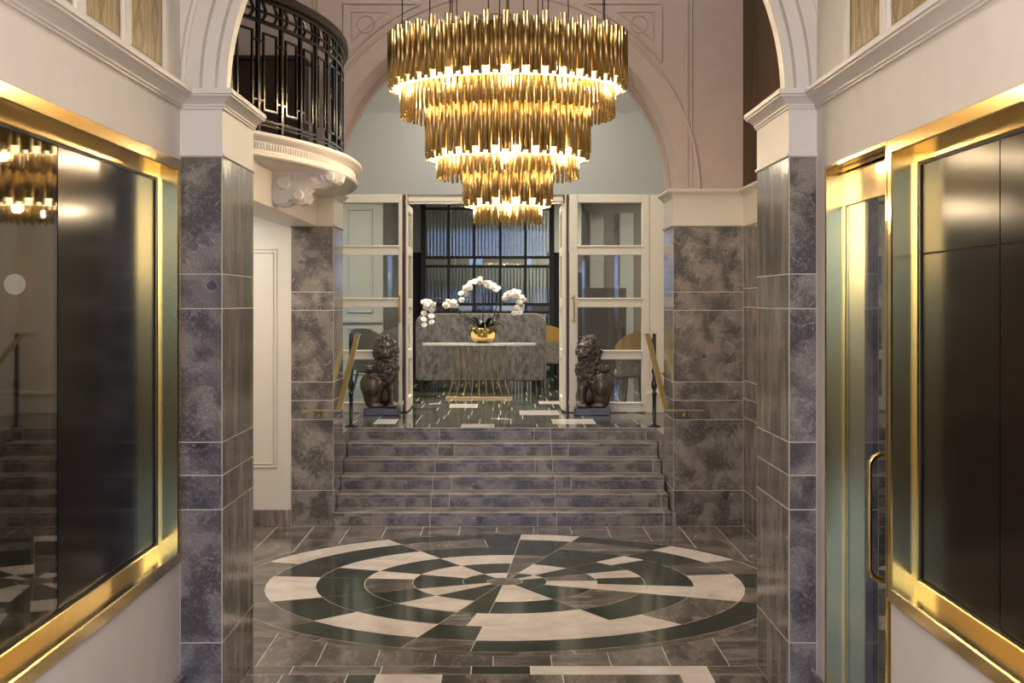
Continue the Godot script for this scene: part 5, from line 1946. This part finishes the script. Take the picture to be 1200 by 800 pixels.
# ------------------------------------------------------------------ lounge behind the left window
func lounge() -> void:
	var w := group_node("wall_lounge", self)
	structure(w, "tan lounge walls behind the passage window")
	slab("end_wall", M.tan, w, -4.3, -2.07, -0.1, 3.6, 7.5, 7.6)
	slab("side_wall", M.tan, w, -4.4, -4.2, -0.1, 3.6, 2.2, 7.6)
	slab("near_wall", M.tan, w, -4.3, -2.07, -0.1, 3.6, 2.2, 2.3)
	slab("wainscot", M.tan, w, -4.2, -2.07, 0.3, ya(462, 7.5), 7.47, 7.5)
	slab("wainscot_rail", M.tan, w, -4.2, -2.07, ya(462, 7.5), ya(457, 7.5), 7.44, 7.5, 0.008)
	var f := group_node("floor_lounge", self)
	structure(f, "brown lounge floor")
	slab("floor_slab", M.carpet, f, -4.3, -2.07, 0.2, 0.3, 2.2, 7.6)
	var c := group_node("ceiling_lounge", self)
	structure(c, "lounge ceiling")
	slab("ceiling_slab", M.tan, c, -4.3, -2.07, 3.5, 3.6, 2.2, 7.6)
	var lp := group_node("floor_lamp", self, Vector3(xa(20, 7.25), 0.3, -7.25))
	tag(lp, "floor lamp with a white glass globe on a slim brass stem behind the window", "lamp")
	var s := begin()
	tube(s, [Vector3(0, 0.02, 0), Vector3(-0.01, 1.9, 0)], 0.006, 8)
	fin(s, "stem", M.brass, lp)
	var bs := begin()
	lathe(bs, [Vector2(0, 0), Vector2(0.12, 0), Vector2(0.12, 0.02), Vector2(0, 0.025)], Vector3.ZERO, 20)
	fin(bs, "base", M.brass, lp)
	var g := begin()
	var pr := []
	for i in 13:
		var a := -PI / 2 + PI * i / 12.0
		pr.append(Vector2(maxf(cos(a) * 0.056, 0.0), sin(a) * 0.056))
	lathe(g, pr, Vector3.ZERO, 20)
	var gy := ya(333, 7.25) - 0.3
	fin(g, "globe", M.globe, lp, Vector3(-0.012, gy, 0))
	omni(Vector3(-0.012, gy, 0), 0.03, Color(1.0, 0.86, 0.62), 0.05, lp)
	# banister
	var b := group_node("banister", self)
	tag(b, "dark banister with a turned baluster behind the window glass", "railing")
	var d := 6.95
	var q := begin()
	var x := xa(21.5, d)
	var prof := [Vector2(0.0, 0.0), Vector2(0.03, 0.0), Vector2(0.02, 0.03)]
	for v in [[500, 3.2], [460, 2.6], [455, 4.0], [450, 2.4], [438, 5.0], [428, 2.4], [424, 4.0], [420, 2.4], [412, 5.2], [402, 2.4], [392, 3.0]]:
		prof.append(Vector2(v[1] * d / F, ya(v[0], d) - ya(502, d) + 0.05))
	lathe(q, prof, Vector3(x, ya(502, d) - 0.05, -d), 14)
	fin(q, "baluster", M.wood_dark, b)
	slab("newel_block", M.wood_dark, b, x - 0.045, x + 0.045, 0.3, ya(502, d) - 0.05, d - 0.045, d + 0.045, 0.006)
	var r := begin()
	tube(r, [pa(44, 391, d), pa(26, 391, d), pa(14, 405, d + 0.02), pa(-30, 455, d + 0.05)], 0.02, 8)
	fin(r, "rail", M.wood_dark, b)
	# low marble table near the glass
	var t := group_node("side_table", self)
	tag(t, "low marble topped table just behind the passage window", "table")
	slab("top", M.cloth, t, -2.75, -2.1, 0.98, 1.01, 4.4, 5.68, 0.006)
	slab("pedestal", M.wood_dark, t, -2.6, -2.25, 0.3, 0.98, 4.7, 5.4, 0.02)
	var tr := group_node("tray", self)
	tag(tr, "dark tray lying on the low marble topped table", "tray")
	slab("tray_base", M.wood_dark, tr, -2.6, -2.2, 1.01, 1.03, 4.5, 5.2, 0.008)
